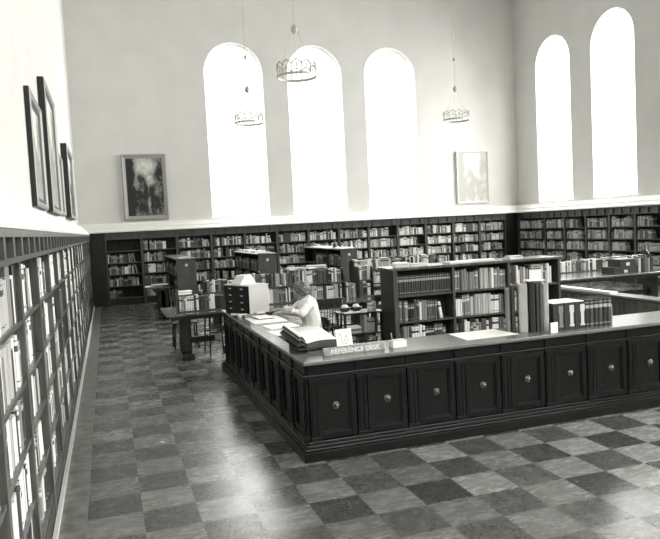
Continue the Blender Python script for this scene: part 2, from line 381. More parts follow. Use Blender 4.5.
# back wall: 13 bays
for k in range(13):
    x = -0.04 + 1.01 * k
    bookcase('tall dark built-in bookcase, %s bay from the left along the back wall' % ordn(k + 1), (x, 20.6, 0), 0, 1.01, 0.245, OPEN, SH, 'built-in bookcases along the back wall')
    T = frame((x, 20.6, 0), 0)
    for i, (z, h) in enumerate(rowheights(SH, OPEN)):
        if k == 0 and i == 0: continue
        stop = [1, 1, 0.95, 0.8, 0.7, 0.88, 1][rb.randrange(7)]
        tn = (0, 1, 2, 2, 3, 3, 4, 5) if k < 4 else (1, 2, 3, 4, 4, 5, 5)
        if k == 0: stop = [0, .78, .85, .9, .38][i]
        fill(T, 0.045, 0.965, 0.03, z, h, 9, tones=tn, rng=rb, stop=stop, hr=(0.6, 0.86), th=(0.022, 0.042))
boxes('trim_5', [(-0.47, -0.04, 20.6, 20.84, 0, 2.10), (13.09, 13.55, 20.6, 20.84, 0, 2.10)], 'wood', kind='structure')
# left wall bays (front faces +X)
ys = [5.2 + 1.01 * k for k in range(-4, 15)] + [20.35]
for k in range(len(ys) - 1):
    y0, y1 = ys[k], min(ys[k + 1], 20.58)
    if y1 - y0 < 0.5: continue
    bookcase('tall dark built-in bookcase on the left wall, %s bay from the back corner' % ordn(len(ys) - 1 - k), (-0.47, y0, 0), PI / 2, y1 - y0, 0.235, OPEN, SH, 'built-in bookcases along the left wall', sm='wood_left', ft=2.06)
    # local x -> +Y, local y -> -X
    T = frame((-0.47, y0, 0), PI / 2)
    for i, (z, h) in enumerate(rowheights(SH, OPEN)):
        near = ys[k] >= 4.1 and ys[k] < 7.3
        fill(T, 0.045, y1 - y0 - 0.045, 0.02 if not near else 0.03, z, h, 3.5 if near else 8, place=('%s, %s bay from back corner, left wall' % (ROWN[i], ordn(len(ys) - 1 - k))) if near else None,
             group=None, tones=(0, 1, 3, 4, 5, 5, 5), rng=rb, stop=[1, 0.9, 0.8, 1, 1][rb.randrange(5)], hr=(0.72, 0.95), th=(0.025, 0.055), band=0.35)
# right wall bays (front faces -X)
yr = [20.55, 19.05, 18.05, 17.05, 16.05, 15.05, 14.05, 13.05, 12.05, 11.05, 10.05]
for k in range(len(yr) - 1):
    y0, y1 = yr[k], yr[k + 1]
    bookcase('tall dark built-in bookcase on the right wall, %s bay from the back corner' % ordn(k + 1), (13.55, y0, 0), -PI / 2, y0 - y1, 0.245, OPEN, SH, 'built-in bookcases along the right wall')
    T = frame((13.55, y0, 0), -PI / 2)
    for i, (z, h) in enumerate(rowheights(SH, OPEN)):
        fill(T, 0.05, (y0 - y1) - 0.05, 0.03, z, h, 9, tones=(2, 3, 3, 4, 4), rng=rb, stop=[1, 0.9, 0.85, 0.6][rb.randrange(4)], hr=(0.62, 0.84))  # washed-out tones: window glare over these shelves put into the book colours

# low island bookcase behind the front counter (3 bays, books on the front side)
isl = thing('island_bookcase', 'low dark double-faced bookcase with three bays standing behind the front counter', 'bookcase', (3.5, 8.17, 0))
IW, ID, IT = 2.55, 0.46, 1.40
boxes('top_board', [(-0.03, IW + 0.03, -0.025, ID + 0.025, IT - 0.035, IT)], 'table', isl, bevel=0.006)
for x in (0.0, 0.85, 1.70, 2.515): boxes('side_panel', [(x, x + 0.035 if x else 0.04, 0, ID, 0, IT - 0.036)], 'wood_shelf' if x else 'wood', isl)
boxes('front_stile', [(-0.005, 0.05, -0.006, 0.0, 0, IT - 0.036)], 'wood_shelf', isl)
for k, x in enumerate((0.04, 0.885, 1.735)):
    w = (0.81, 0.815, 0.78)[k]
    for z in (1.036, 0.69, 0.35, 0.10): boxes('shelf', [(x, x + w, 0.008, ID - 0.008, z - 0.025, z)], 'wood_shelf', isl)
    boxes('back_panel', [(x, x + w, ID / 2 - 0.01, ID / 2 + 0.01, 0.10, IT - 0.036)], 'wood_back', isl)
    boxes('base_board', [(x, x + w, 0.01, 0.03, 0, 0.075)], 'wood', isl)
T = frame((3.5, 8.17, 0), 0); ri = random.Random(8)
BAY = ['left bay', 'middle bay', 'right bay']
for k, x in enumerate((0.04, 0.885, 1.735)):
    w = (0.81, 0.815, 0.78)[k]
    for i, z in enumerate((1.036, 0.69, 0.35)):
        pl = '%s shelf, %s of low island bookcase' % (['top', 'middle', 'lower'][i], BAY[k])
        g = 'books on the low island bookcase'
        if k == 0 and i == 0: fill(T, x + 0.01, x + w - 0.005, 0.03, z, 0.3, 1, pl, g, uniform=(0.033, 0.255, 1), dp=0.19, word='banded volume')
        else:
            tn = (0, 1, 1, 2, 3, 5) if k == 0 else (1, 2, 3, 3, 4, 5)
            fill(T, x + 0.01, x + w - 0.005, 0.03, z, 0.3, 1 if i < 2 else 2.2, pl, g, rng=ri, tones=tn, th=(0.025, 0.052), hr=(0.72, 0.96), dp=0.19, stop=[[1, 0.82, 0.9], [1, 0.98, 1], [0.92, 0.6, 1]][k][i], band=0.5)

# tall-ish double faced stacks running away from the camera
for k, (x0, x1, lb) in enumerate(((1.5, 1.94, 'dark waist-high book stack with pale end card, leftmost behind the left reading table'),
                                  (3.42, 3.86, 'dark waist-high book stack topped with papers, middle of the three stacks'),
                                  (5.5, 5.94, 'dark waist-high book stack, rightmost of three, seen beside the island bookcase'))):
    w = x1 - x0; L = 3.3
    s = thing('book_stack', lb, 'bookcase', (x0, 16.08, 0), 0, 'freestanding book stacks by the back wall')
    boxes('end_panel', [(0, w, 0, 0.04, 0, 1.37)], 'wood_shelf', s); boxes('end_panel', [(0, w, L - 0.04, L, 0, 1.37)], 'wood', s)
    boxes('top_board', [(-0.02, w + 0.02, -0.02, L + 0.02, 1.37, 1.40)], 'wood_shelf', s)
    boxes('back_panel', [(w / 2 - 0.01, w / 2 + 0.01, 0.04, L - 0.04, 0.05, 1.37)], 'wood_back', s)
    for q in (1.09, 2.19): boxes('divider', [(0.0, w, q, q + 0.03, 0.0, 1.37)], 'wood', s)
    for z in (0.98, 0.64, 0.30): boxes('shelf', [(0.0, w, 0.04, L - 0.04, z - 0.025, z)], 'wood', s)
    boxes('label_holder', [(w / 2 - 0.03, w / 2 + 0.03, -0.008, 0, 1.22, 1.28)], 'pale', s)
    T = frame((x0, 16.08 + L, 0), -PI / 2)
    for z in (0.98, 0.64, 0.30):
        for q in (0.05, 1.15, 2.25):
            if rb.random() < 0.75: fill(T, q, q + 0.95, 0.012, z, 0.3, 9, tones=(0, 1, 1, 2, 3), rng=rb, stop=rb.choice((0.6, 0.9, 1)), dp=0.15)

# ------------------------------------------------------------ paintings
def painting(label, W, H, frame_m, canvas_m, loc, rz, fw=0.09, dp=0.06, group=None, back=None, tilt=0.0, dark_liner=False):
    r = thing('framed_painting', label, 'painting', loc, rz, group); r.rotation_euler = (tilt, 0, rz)
    bm = bmesh.new(); o = 0.0
    # frame: four mitred moulded bars; local x right, z up, front toward -y
    prof = [(0, 0), (0, -dp), (fw * 0.25, -dp - 0.012), (fw * 0.55, -dp + 0.01), (fw, -dp + 0.03), (fw, 0)]
    cs = [(0, 0), (W, 0), (W, H), (0, H)]; inn = [(1, 1), (-1, 1), (-1, -1), (1, -1)]
    rings = []
    for (cx_, cz_), (ix, iz) in zip(cs, inn): rings.append([bm.verts.new((cx_ + ix * d, y, cz_ + iz * d)) for d, y in prof])
    for i in range(4):
        a, b = rings[i], rings[(i + 1) % 4]
        for j in range(len(prof)): 
            j2 = (j + 1) % len(prof); f = bm.faces.new([a[j], b[j], b[j2], a[j2]])
            if j == 0 or (j == 3 and dark_liner): f.material_index = 1
    new('frame', bm, [frame_m, back or frame_m], r)
    bm = bmesh.new(); uvl = bm.loops.layers.uv.new('UVMap')
    vs = quadbox(bm, fw * 0.9, W - fw * 0.9, -dp + 0.035, -0.002, fw * 0.9, H - fw * 0.9)
    for f in bm.faces:
        for l in f.loops: l[uvl].uv = ((l.vert.co.x - fw) / (W - 2 * fw), (l.vert.co.z - fw) / (H - 2 * fw))
    new('canvas', bm, canvas_m, r)
    return r
painting('framed dark landscape painting with figures under trees on the back wall', 1.27, 1.90, 'frame', 'paint_dark', (0.55, YW1 - 0.005, 2.43), 0, 0.12, 0.1, tilt=0.0)
painting('pale framed painting on the back wall near the right corner', 1.22, 1.76, 'frame_pale', 'paint_pale', (11.38, YW1 - 0.005, 2.5), 0, 0.07, 0.06)
for (y0, y1, z0, z1, d, lb, fm, cm) in [
        (7.9, 9.3, 2.36, 3.62, 0.05, 'dark framed picture on the left wall cut by the edge, nearest the camera', 'frame', 'paint_mid'),
        (9.75, 11.7, 2.36, 4.12, 0.08, 'large picture in a deep black box frame on the left wall', 'frame', 'paint_mid'),
        (12.3, 13.4, 2.40, 3.45, 0.05, 'small slim framed picture between two large ones on the left wall', 'frame', 'paint_mid'),
        (14.2, 16.6, 2.40, 3.83, 0.11, 'dark ornate deep-framed picture on the left wall, farther than the black box frame', 'frame', 'paint_dark'),
        (17.6, 18.5, 2.45, 3.3, 0.06, 'small framed picture on the left wall closest to the back corner', 'frame', 'paint_mid')]:
    painting(lb, y1 - y0, z1 - z0, fm, cm, (XW0 + 0.005, y0, z0), PI / 2, 0.12, d, back='frame_black', dark_liner=True, group='framed pictures on the left wall')

# ------------------------------------------------------------ chandeliers
def chandelier(label, loc):
    r = thing('chandelier', label, 'chandelier', loc, 0, 'crown-shaped chandeliers'); R, n = 0.325, 12
    def ring(name, R0, z0, z1, t=0.012):
        bm = bmesh.new(); N_ = 48
        pr = [(R0, z0), (R0 + t, z0), (R0 + t, z1), (R0, z1)]
        rs = [[bm.verts.new((rr * math.cos(2 * PI * i / N_), rr * math.sin(2 * PI * i / N_), z)) for rr, z in pr] for i in range(N_)]
        for i in range(N_):
            a, b = rs[i], rs[(i + 1) % N_]
            for j in range(4): bm.faces.new([a[j], b[j], b[(j + 1) % 4], a[(j + 1) % 4]])
        return new(name, bm, 'brass', r)
    ring('lower_ring', R, 0, 0.04)
    for k in range(n):
        a0, a1 = 2 * PI * k / n, 2 * PI * (k + 1) / n
        p = lambda a, z: Vector((R * math.cos(a), R * math.sin(a), z))
        bm = bmesh.new(); tube(bm, p(a0, 0.04), p(a0, 0.17), 0.008, n=6); sphere(bm, p(a0, 0.185), 0.016, u=8, v=6); new('post', bm, 'brass', r)
        bm = bmesh.new(); pts = [p(a0 + (a1 - a0) * t / 8, 0.17 + 0.07 * math.sin(PI * t / 8)) for t in range(9)]
        for q, w in zip(pts, pts[1:]): tube(bm, q, w, 0.009, n=6)
        new('arch', bm, 'brass', r)
        bm = bmesh.new(); am = (a0 + a1) / 2; tube(bm, p(am, 0.235), p(am, 0.17), 0.003, n=5); sphere(bm, p(am, 0.155), 0.014, sz=1.6, u=8, v=6); new('drop', bm, 'brass', r)
    for k in range(6):
        a = 2 * PI * k / 6 + 0.26
        bm = bmesh.new(); tube(bm, (R * math.cos(a), R * math.sin(a), 0.04), (0.05 * math.cos(a), 0.05 * math.sin(a), 0.80), 0.004, n=5); new('rod', bm, 'chain', r)
    bm = bmesh.new(); lathe(bm, [(0.005, 0.72), (0.04, 0.75), (0.06, 0.80), (0.045, 0.85), (0.015, 0.88)]); new('hub', bm, 'brass', r)
    bm = bmesh.new(); H = ZC - loc[2]; z = 0.87; i = 0
    while z < H - 0.05:
        a = PI / 2 * (i % 2); s = 0.013
        ax = Vector((math.cos(a), math.sin(a), 0)) * s
        for sg in (-1, 1): tube(bm, Vector((0, 0, z)) + ax * sg, Vector((0, 0, z + 0.06)) + ax * sg, 0.0035, n=4)
        for zz in (z, z + 0.06): tube(bm, Vector((0, 0, zz)) - ax, Vector((0, 0, zz)) + ax, 0.0035, n=4)
        z += 0.052; i += 1
    new('chain', bm, 'chain', r)
    bm = bmesh.new(); lathe(bm, [(0.01, 1.50), (0.035, 1.53), (0.035, 1.56), (0.01, 1.60)]); new('finial', bm, 'brass', r)
    bm = bmesh.new(); lathe(bm, [(0.09, H), (0.08, H - 0.03), (0.02, H - 0.07)]); new('ceiling_rose', bm, 'brass', r)
chandelier('largest crown-shaped chandelier, hanging in front of the middle arched window', (3.22, 11.24, 4.49))
chandelier('faint crown-shaped chandelier hanging in front of the leftmost arched window', (3.39, 16.13, 4.48))
chandelier('small distant crown-shaped chandelier hanging above the pale painting', (8.69, 15.79, 4.49))

# ------------------------------------------------------------ reference desk
dk = thing('reference_desk', 'large dark panelled U-shaped reference counter with round carved rosettes', 'desk', (0, 0, 0))
DX0, DX1, DY0, DY1 = 1.56, 7.04, 5.58, 9.78
bm = bmesh.new()
prism(bm, [(1.5, 5.5), (7.1, 5.5), (7.1, 6.12), (6.74, 6.12), (6.74, 9.84), (6.48, 9.84), (6.48, 6.12), (2.12, 6.12), (2.12, 9.84), (1.5, 9.84)], 0.825, 0.86)
new('desktop', bm, 'desktop', dk, bevel=0.008)
def ring_boxes(o, z0, z1):   # outline strip round three outer sides, o = outward offset
    return [(DX0 - o, DX1 + o, DY0 - o, DY0 + 0.02, z0, z1), (DX0 - o, DX0 + 0.02, DY0 + 0.02, DY1 + o, z0, z1)]
boxes('carcass', [(DX0, DX1, DY0, DY0 + 0.42, 0.0, 0.825), (DX0, DX0 + 0.22, DY0 + 0.42, DY1, 0, 0.825), (6.5, 6.72, DY0 + 0.42, DY1, 0, 0.825)], 'desk', dk)
boxes('inner_panel', [(6.478, 6.499, 6.2, 9.7, 0.05, 0.82)], 'table', dk)
boxes('frieze', ring_boxes(0.02, 0.735, 0.825) + ring_boxes(0.035, 0.805, 0.825), 'desk', dk, bevel=0.003)
boxes('frieze_moulding', ring_boxes(0.05, 0.722, 0.735) + ring_boxes(0.038, 0.705, 0.722), 'desk_moulding', dk, bevel=0.004)
boxes('plinth', ring_boxes(0.092, 0.0, 0.085), 'desk', dk, bevel=0.004)
boxes('plinth_moulding', ring_boxes(0.075, 0.085, 0.105) + ring_boxes(0.055, 0.105, 0.13) + ring_boxes(0.035, 0.13, 0.155), 'desk_moulding', dk, bevel=0.004)
def face_parts(P, rosettes, centers, pitch, first_edge):
    """P(u, w, z): w outward."""
    def bx(bl, name, m, par, bev=0.003):
        bm = bmesh.new()
        for (u0, u1, w0, w1, z0, z1) in bl:
            vs = [bm.verts.new(P(*p)) for p in [(u0, w0, z0), (u1, w0, z0), (u1, w1, z0), (u0, w1, z0), (u0, w0, z1), (u1, w0, z1), (u1, w1, z1), (u0, w1, z1)]]
            for f in [(0, 3, 2, 1), (4, 5, 6, 7), (0, 1, 5, 4), (1, 2, 6, 5), (2, 3, 7, 6), (3, 0, 4, 7)]: bm.faces.new([vs[i] for i in f])
        return new(name, bm, m, par, bevel=bev)
    for c in centers:
        h = pitch / 2 - 0.055
        fr = bx([(c - h, c - h + 0.05, 0, 0.026, 0.165, 0.70), (c + h - 0.05, c + h, 0, 0.026, 0.165, 0.70), (c - h + 0.05, c + h - 0.05, 0, 0.026, 0.165, 0.215), (c - h + 0.05, c + h - 0.05, 0, 0.026, 0.65, 0.70),
                 (c - h + 0.05, c - h + 0.065, 0, 0.016, 0.215, 0.65), (c + h - 0.065, c + h - 0.05, 0, 0.016, 0.215, 0.65), (c - h + 0.065, c + h - 0.065, 0, 0.016, 0.215, 0.23), (c - h + 0.065, c + h - 0.065, 0, 0.016, 0.635, 0.65),
                 (c - h + 0.065, c + h - 0.065, 0, 0.006, 0.23, 0.635)], 'panel', 'desk', dk)
        if not rosettes: continue
        bm = bmesh.new(); N_ = 20; prof = [(0.036, 0.0), (0.036, 0.012), (0.028, 0.02), (0.024, 0.016), (0.018, 0.03), (0.008, 0.036)]; rings = []
        for r_, w_ in prof: rings.append([bm.verts.new(P(c + r_ * (1 + (0.09 * math.cos(8 * 2 * PI * i / N_) if r_ > .02 else 0)) * math.cos(2 * PI * i / N_), 0.006 + w_, 0.445 + r_ * math.sin(2 * PI * i / N_))) for i in range(N_)])
        for a, b in zip(rings, rings[1:]):
            for i in range(N_):
                f = bm.faces.new([a[i], a[(i + 1) % N_], b[(i + 1) % N_], b[i]]); f.smooth = True
        bm.faces.new(rings[-1])
        new('rosette', bm, 'knob', fr)
    es = [c + pitch / 2 for c in centers]
    for u in [first_edge] + es:
        bx([(u - 0.045, u + 0.045, 0, 0.034, 0.155, 0.705), (u - 0.052, u + 0.052, 0, 0.042, 0.155, 0.19), (u - 0.052, u + 0.052, 0, 0.042, 0.675, 0.705), (u - 0.03, u - 0.012, 0.034, 0.04, 0.20, 0.665), (u + 0.012, u + 0.03, 0.034, 0.04, 0.20, 0.665)], 'pilaster', 'desk', dk)
        bx([(u - 0.05, u + 0.05, 0.02, 0.034, 0.737, 0.803)], 'frieze_block', 'desk', dk, 0)
face_parts(lambda u, w, z: Vector((u, DY0 - w, z)), True, [1.79 + 0.482 * k for k in range(11)], 0.482, 1.60)
face_parts(lambda u, w, z: Vector((DX0 - w, u, z)), False, [5.84 + 0.462 * k for k in range(9)], 0.462, 5.62)

DZ = 0.861
# sign
sg = thing('desk_sign', 'long low wooden sign reading REFERENCE DESK on the counter', 'sign', (1.74, 5.66, DZ), 0.03)
bm = bmesh.new()
A = [(-0.01, 0, 0), (-0.01, 0.07, 0), (-0.01, 0.045, 0.065), (-0.01, 0.03, 0.065)]
a = [bm.verts.new((0, y, z)) for _, y, z in A]; b = [bm.verts.new((0.58, y, z)) for _, y, z in A]
bm.faces.new(a); bm.faces.new(b[::-1])
for i in range(4): bm.faces.new([a[i], b[i], b[(i + 1) % 4], a[(i + 1) % 4]])
new('sign_block', bm, 'sign', sg, bevel=0.002)
cu = bpy.data.curves.new('t', 'FONT'); cu.body = 'REFERENCE DESK'; cu.size = 0.062; cu.extrude = 0.0015; cu.align_x = 'CENTER'; cu.offset = 0.0012
to = bpy.data.objects.new('t', cu); C.objects.link(to); dg = bpy.context.evaluated_depsgraph_get()
me = bpy.data.meshes.new_from_object(to.evaluated_get(dg)); bpy.data.objects.remove(to)
me.materials.clear(); me.materials.append(M['sign_text'])
wdt = max(v.co.x for v in me.vertices) - min(v.co.x for v in me.vertices)
lt = bpy.data.objects.new('lettering', me); C.objects.link(lt); lt.parent = sg
th = math.atan2(0.065, 0.03); lt.location = (0.30, 0.0045, 0.0125); lt.rotation_euler = (th, 0, 0); lt.scale = (0.47 / wdt, 0.92, 1)

# big open dictionary
bk = thing('open_dictionary', 'large thick open book with dark covers lying near the counter corner', 'book', (1.655, 5.90, DZ), 0.40)
BD, BW = 0.27, 0.36
tz = lambda y: 0.10 * y / BD
bm = bmesh.new(); n = 10; T_, B_ = [], []
for i in range(n + 1):
    x = BW * i / n; z = 0.025 + 0.07 * (0.75 + 0.25 * math.sin(PI * min(1.0, 0.15 + i / n * 0.95)))
    T_.append([bm.verts.new((x, y, z + tz(y))) for y in (0, BD)]); B_.append([bm.verts.new((x, y, 0.022 + tz(y))) for y in (0, BD)])
for i in range(n):
    f = bm.faces.new([T_[i][0], T_[i + 1][0], T_[i + 1][1], T_[i][1]]); f.smooth = True
    bm.faces.new([B_[i][0], B_[i][1], B_[i + 1][1], B_[i + 1][0]])
    for q in (0, 1):
        f = bm.faces.new([T_[i][q], B_[i][q], B_[i + 1][q], T_[i + 1][q]]); f.material_index = 1
for e in (0, n):
    f = bm.faces.new([T_[e][0], T_[e][1], B_[e][1], B_[e][0]]); f.material_index = 1
new('right_pages', bm, ['paper', 'darkgrey'], bk)
for k in range(5):   # fanned leaves standing up along the left side
    bm = bmesh.new(); m_ = 7; up_, dn_ = [], []
    for i in range(m_):
        t = i / (m_ - 1); x = -0.004 - t * (0.095 - 0.008 * k); z = 0.05 + 0.014 * k + 0.055 * math.sin(t * 1.9) - 0.035 * t * (1 if k < 2 else 0.4)
        up_.append([bm.verts.new((x, y, z + 0.007 + tz(y))) for y in (0.004 * k, BD - 0.004 * k)]); dn_.append([bm.verts.new((x, y, z + tz(y))) for y in (0.004 * k, BD - 0.004 * k)])
    for i in range(m_ - 1):
        bm.faces.new([up_[i][0], up_[i][1], up_[i + 1][1], up_[i + 1][0]]); bm.faces.new([dn_[i][1], dn_[i][0], dn_[i + 1][0], dn_[i + 1][1]])
        for q in (0, 1): bm.faces.new([up_[i][q], up_[i + 1][q], dn_[i + 1][q], dn_[i][q]])
    for e in (0, m_ - 1): bm.faces.new([up_[e][0], dn_[e][0], dn_[e][1], up_[e][1]])
    new('leaves', bm, ['darkgrey', 'black', 'midgrey', 'black', 'paper'][k], bk)
bm = bmesh.new()
a = [bm.verts.new(p) for p in [(-0.11, -0.01, 0.04), (BW + 0.012, -0.01, 0.012), (BW + 0.012, BD + 0.01, 0.012 + 0.10), (-0.11, BD + 0.01, 0.04 + 0.10)]]
b = [bm.verts.new(v.co + Vector((0, 0, 0.008))) for v in a]
bm.faces.new(a[::-1]); bm.faces.new(b)
for i in range(4): bm.faces.new([a[i], a[(i + 1) % 4], b[(i + 1) % 4], b[i]])
new('cover', bm, 'black', bk)
bm = bmesh.new()
for x0, x1 in ((0.0, BW),):
    a = [bm.verts.new((x, y, z)) for x in (x0, x1) for y, z in ((0.0, 0), (BD, 0), (BD, 0.107), (0.0, 0.009))]
    bm.faces.new(a[:4]); bm.faces.new(a[4:][::-1])
    for i in range(4): bm.faces.new([a[i], a[(i + 1) % 4], a[4 + (i + 1) % 4], a[4 + i]])
new('book_rest', bm, 'black', bk)

# propped drawing card
cd = thing('display_card', 'white card with a small drawing propped up behind the desk sign', 'card', (1.93, 5.86, DZ), 0.05)
bm = bmesh.new(); mt = Matrix.Rotation(-0.22, 4, 'X'); quadbox(bm, 0, 0.155, 0, 0.006, 0, 0.19, 0, mt); new('card', bm, 'paper', cd)
bm = bmesh.new()
pts = [(0.055, 0.12), (0.05, 0.08), (0.065, 0.055), (0.095, 0.055), (0.108, 0.08), (0.10, 0.13), (0.085, 0.11), (0.075, 0.075)]
for p, q in zip(pts, pts[1:]):
    tube(bm, mt @ Vector((p[0], -0.001, p[1])), mt @ Vector((q[0], -0.001, q[1])), 0.0018, n=5)
for p, q in (((0.03, 0.15), (0.05, 0.13)), ((0.12, 0.04), (0.14, 0.035)), ((0.06, 0.035), (0.10, 0.03))): tube(bm, mt @ Vector((p[0], -0.001, p[1])), mt @ Vector((q[0], -0.001, q[1])), 0.003, n=5)
new('drawing', bm, 'stroke', cd)
boxes('strut', [(0.06, 0.095, 0.046, 0.05, 0, 0.165)], 'paper', cd)
# card box
cb = thing('card_box', 'small open white card box right of the desk sign', 'box', (2.40, 5.68, DZ), 0.08)
boxes('box_body', [(0, 0.14, 0, 0.004, 0, 0.062), (0, 0.14, 0.086, 0.09, 0, 0.062), (0, 0.004, 0.004, 0.086, 0, 0.062), (0.136, 0.14, 0.004, 0.086, 0, 0.062), (0.004, 0.136, 0.004, 0.086, 0, 0.004)], 'paper', cb)
boxes('cards', [(0.01, 0.13, 0.02 + 0.008 * k, 0.024 + 0.008 * k, 0.005, 0.068) for k in range(7)], 'page', cb)
bm = bmesh.new(); tube(bm, (0.03, 0.06, 0.02), (0.012, 0.055, 0.13), 0.004, n=8); new('pencil', bm, 'pale', cb)
# sheets
def sheet(label, pts, z=DZ, th=0.0015, name='paper_sheet', m='paper', cat='paper', group=None):
    bm = bmesh.new(); prism(bm, pts, z, z + th); return tag(new(name, bm, m), label, cat, group)
sheet('large flat white sheet lying on the front counter left of the tall volumes', [(3.14, 5.66), (3.72, 5.68), (3.68, 6.08), (3.17, 6.08)])
tag(boxes('paper_scrap', [(0, 0.035, 0, 0.05, 0, 0.004)], 'paper', loc=(0.375, 6.66, 0.0002), rz=0.4), 'tiny white paper scrap lying on the floor tiles of the aisle', 'paper')
# standing tall volumes
tv = [(3.70, 5.86, 0.034, 0.42, -0.42, 3, 'grey slim folio at left edge of the upright folio cluster'),
      (3.738, 5.83, 0.036, 0.46, -0.45, 1, 'dark folio, second from left in the upright folio cluster'),
      (3.778, 5.76, 0.082, 0.47, -0.50, 4, 'wide pale-spined folio standing in the upright folio cluster'),
      (3.862, 5.71, 0.055, 0.49, -0.55, 0, 'black folio just right of the wide pale-spined one'),
      (3.92, 5.69, 0.034, 0.48, -0.58, 1, 'dark slim folio near the middle of the upright cluster'),
      (3.956, 5.68, 0.034, 0.475, -0.60, 2, 'charcoal slim folio beside the right pale one'),
      (3.992, 5.675, 0.055, 0.465, -0.62, 4, 'light grey folio at right edge of the upright folio cluster')]
for x, y, t, h, a, tn, lb in tv:
    place_book(frame((x, y, DZ), -0.5), (t, 0.24, h), tn, 0, lb, None, 'folio')
# display card lying over the folios
nc = thing('notice_card', 'pale notice card standing on top of the upright folios', 'card', (3.94, 5.80, DZ + 0.491), -0.3)
boxes('stand', [(-0.04, 0.14, -0.03, 0.10, 0, 0.008)], 'paper', nc); boxes('card', [(0.0, 0.12, 0.02, 0.026, 0.008, 0.11)], 'paper', nc)
tag(boxes('note_card', [(0, 0.085, 0, 0.008, 0, 0.10)], 'paper', loc=(3.985, 5.55, DZ), rz=0.1), 'small white card standing between the folios and the black box files', 'card')
# box files
for k in range(3):
    x = 4.075 + 0.125 * k
    bf = thing('box_file', '%s upright black box file with a pale spine label on the counter' % ('leftmost', 'middle', 'rightmost')[k], 'box file', (x, 5.63, DZ), 0, 'black box files on the front counter')
    boxes('case', [(0, 0.12, 0, 0.28, 0, 0.265)], 'black', bf, bevel=0.003); boxes('top_edge', [(0.006, 0.114, 0.01, 0.27, 0.2655, 0.272)], 'paper', bf)
    boxes('spine_label', [(0.068, 0.104, -0.002, -0.0005, 0.03, 0.215), (0.06, 0.112, -0.003, -0.0005, 0.17, 0.24), (0.06, 0.112, -0.003, -0.0005, 0.03, 0.05)], 'pale' if k else 'midgrey', bf)
for k in range(6):
    place_book(frame((4.455 + 0.054 * k, 5.64, DZ), 0), (0.050, 0.24, 0.275 - 0.002 * (k % 2)), 0 if k % 2 == 0 else 1, 1, '%s of six matching dark bound volumes right of the box files' % ('leftmost', 'second', 'third', 'fourth', 'fifth', 'rightmost')[k], 'matching dark volumes on the front counter', 'bound_volume')
tag(boxes('bookend', [(0, 0.004, 0, 0.12, 0, 0.2), (-0.1, 0.004, 0, 0.12, -0.0, 0.003)], 'pale', loc=(4.79, 5.66, DZ)), 'thin pale metal bookend right of the matching dark volumes', 'bookend')

# left wing items
cc = thing('card_cabinet', 'small card-index cabinet with dark drawer front on the far end of the desk', 'cabinet', (1.735, 8.97, DZ), 0.38)
chh = 0.38
boxes('case', [(0.02, 0.335, 0, 0.60, 0, chh)], 'pale', cc, bevel=0.004); boxes('top_board', [(0.0, 0.34, -0.006, 0.606, chh, chh + 0.012)], 'pale', cc)
boxes('drawer_front_panel', [(0.012, 0.0195, 0.0, 0.60, 0, chh)], 'drawer', cc)
for i in range(2):
    for j in range(4):
        y0 = 0.012 + i * 0.29; z0 = 0.012 + j * 0.091
        d = boxes('drawer', [(0.0, 0.0118, y0, y0 + 0.284, z0, z0 + 0.085)], 'drawer', cc, bevel=0.002)
        boxes('label_holder', [(-0.004, -0.0005, y0 + 0.11, y0 + 0.17, z0 + 0.048, z0 + 0.062)], 'pale', d)
for k in range(4):
    tag(boxes('paper_pile', [(-0.12 + 0.014 * k, 0.12 - 0.014 * k, -0.10 + 0.01 * k, 0.12 - 0.012 * k, 0, 0.03)], 'paper', loc=(1.77, 9.36, DZ + chh + 0.0122 + 0.0305 * k), rz=0.38 + 0.12 * k),
        'white sheaf of paper on the card cabinet, %s of four stacked' % ('bottom', 'second up', 'third up', 'top')[k], 'paper', 'sheaves stacked on the card cabinet')
sheet('small white slip at the far left corner of the desk', [(1.52, 9.1), (1.64, 9.05), (1.68, 9.3), (1.55, 9.33)])
bp = thing('desk_blotter', 'pale desk blotter on the left wing in front of the seated woman', 'blotter', (1.62, 8.0, DZ))
boxes('pad', [(0, 0.42, 0, 0.75, 0, 0.003)], 'paper', bp); boxes('edge_strip', [(0, 0.42, 0, 0.03, 0.003, 0.005), (0, 0.42, 0.72, 0.75, 0.003, 0.005)], 'darkgrey', bp)
sheet('loose white page on the left wing nearest the open book', [(1.66, 6.9), (2.05, 6.98), (2.0, 7.45), (1.62, 7.38)])
sheet('loose white page on the left wing between the blotter and nearer page', [(1.70, 7.52), (2.06, 7.56), (2.03, 7.92), (1.67, 7.88)])
ob = thing('open_ledger', 'open white book under the hands of the seated woman', 'book', (1.74, 8.38, DZ + 0.0055), 0.1)
boxes('left_pages', [(0, 0.2, 0, 0.15, 0.004, 0.02)], 'paper', ob, bevel=0.004); boxes('right_pages', [(0, 0.2, 0.155, 0.30, 0.004, 0.018)], 'paper', ob, bevel=0.004); boxes('cover', [(-0.006, 0.206, -0.006, 0.306, 0, 0.004)], 'darkgrey', ob)
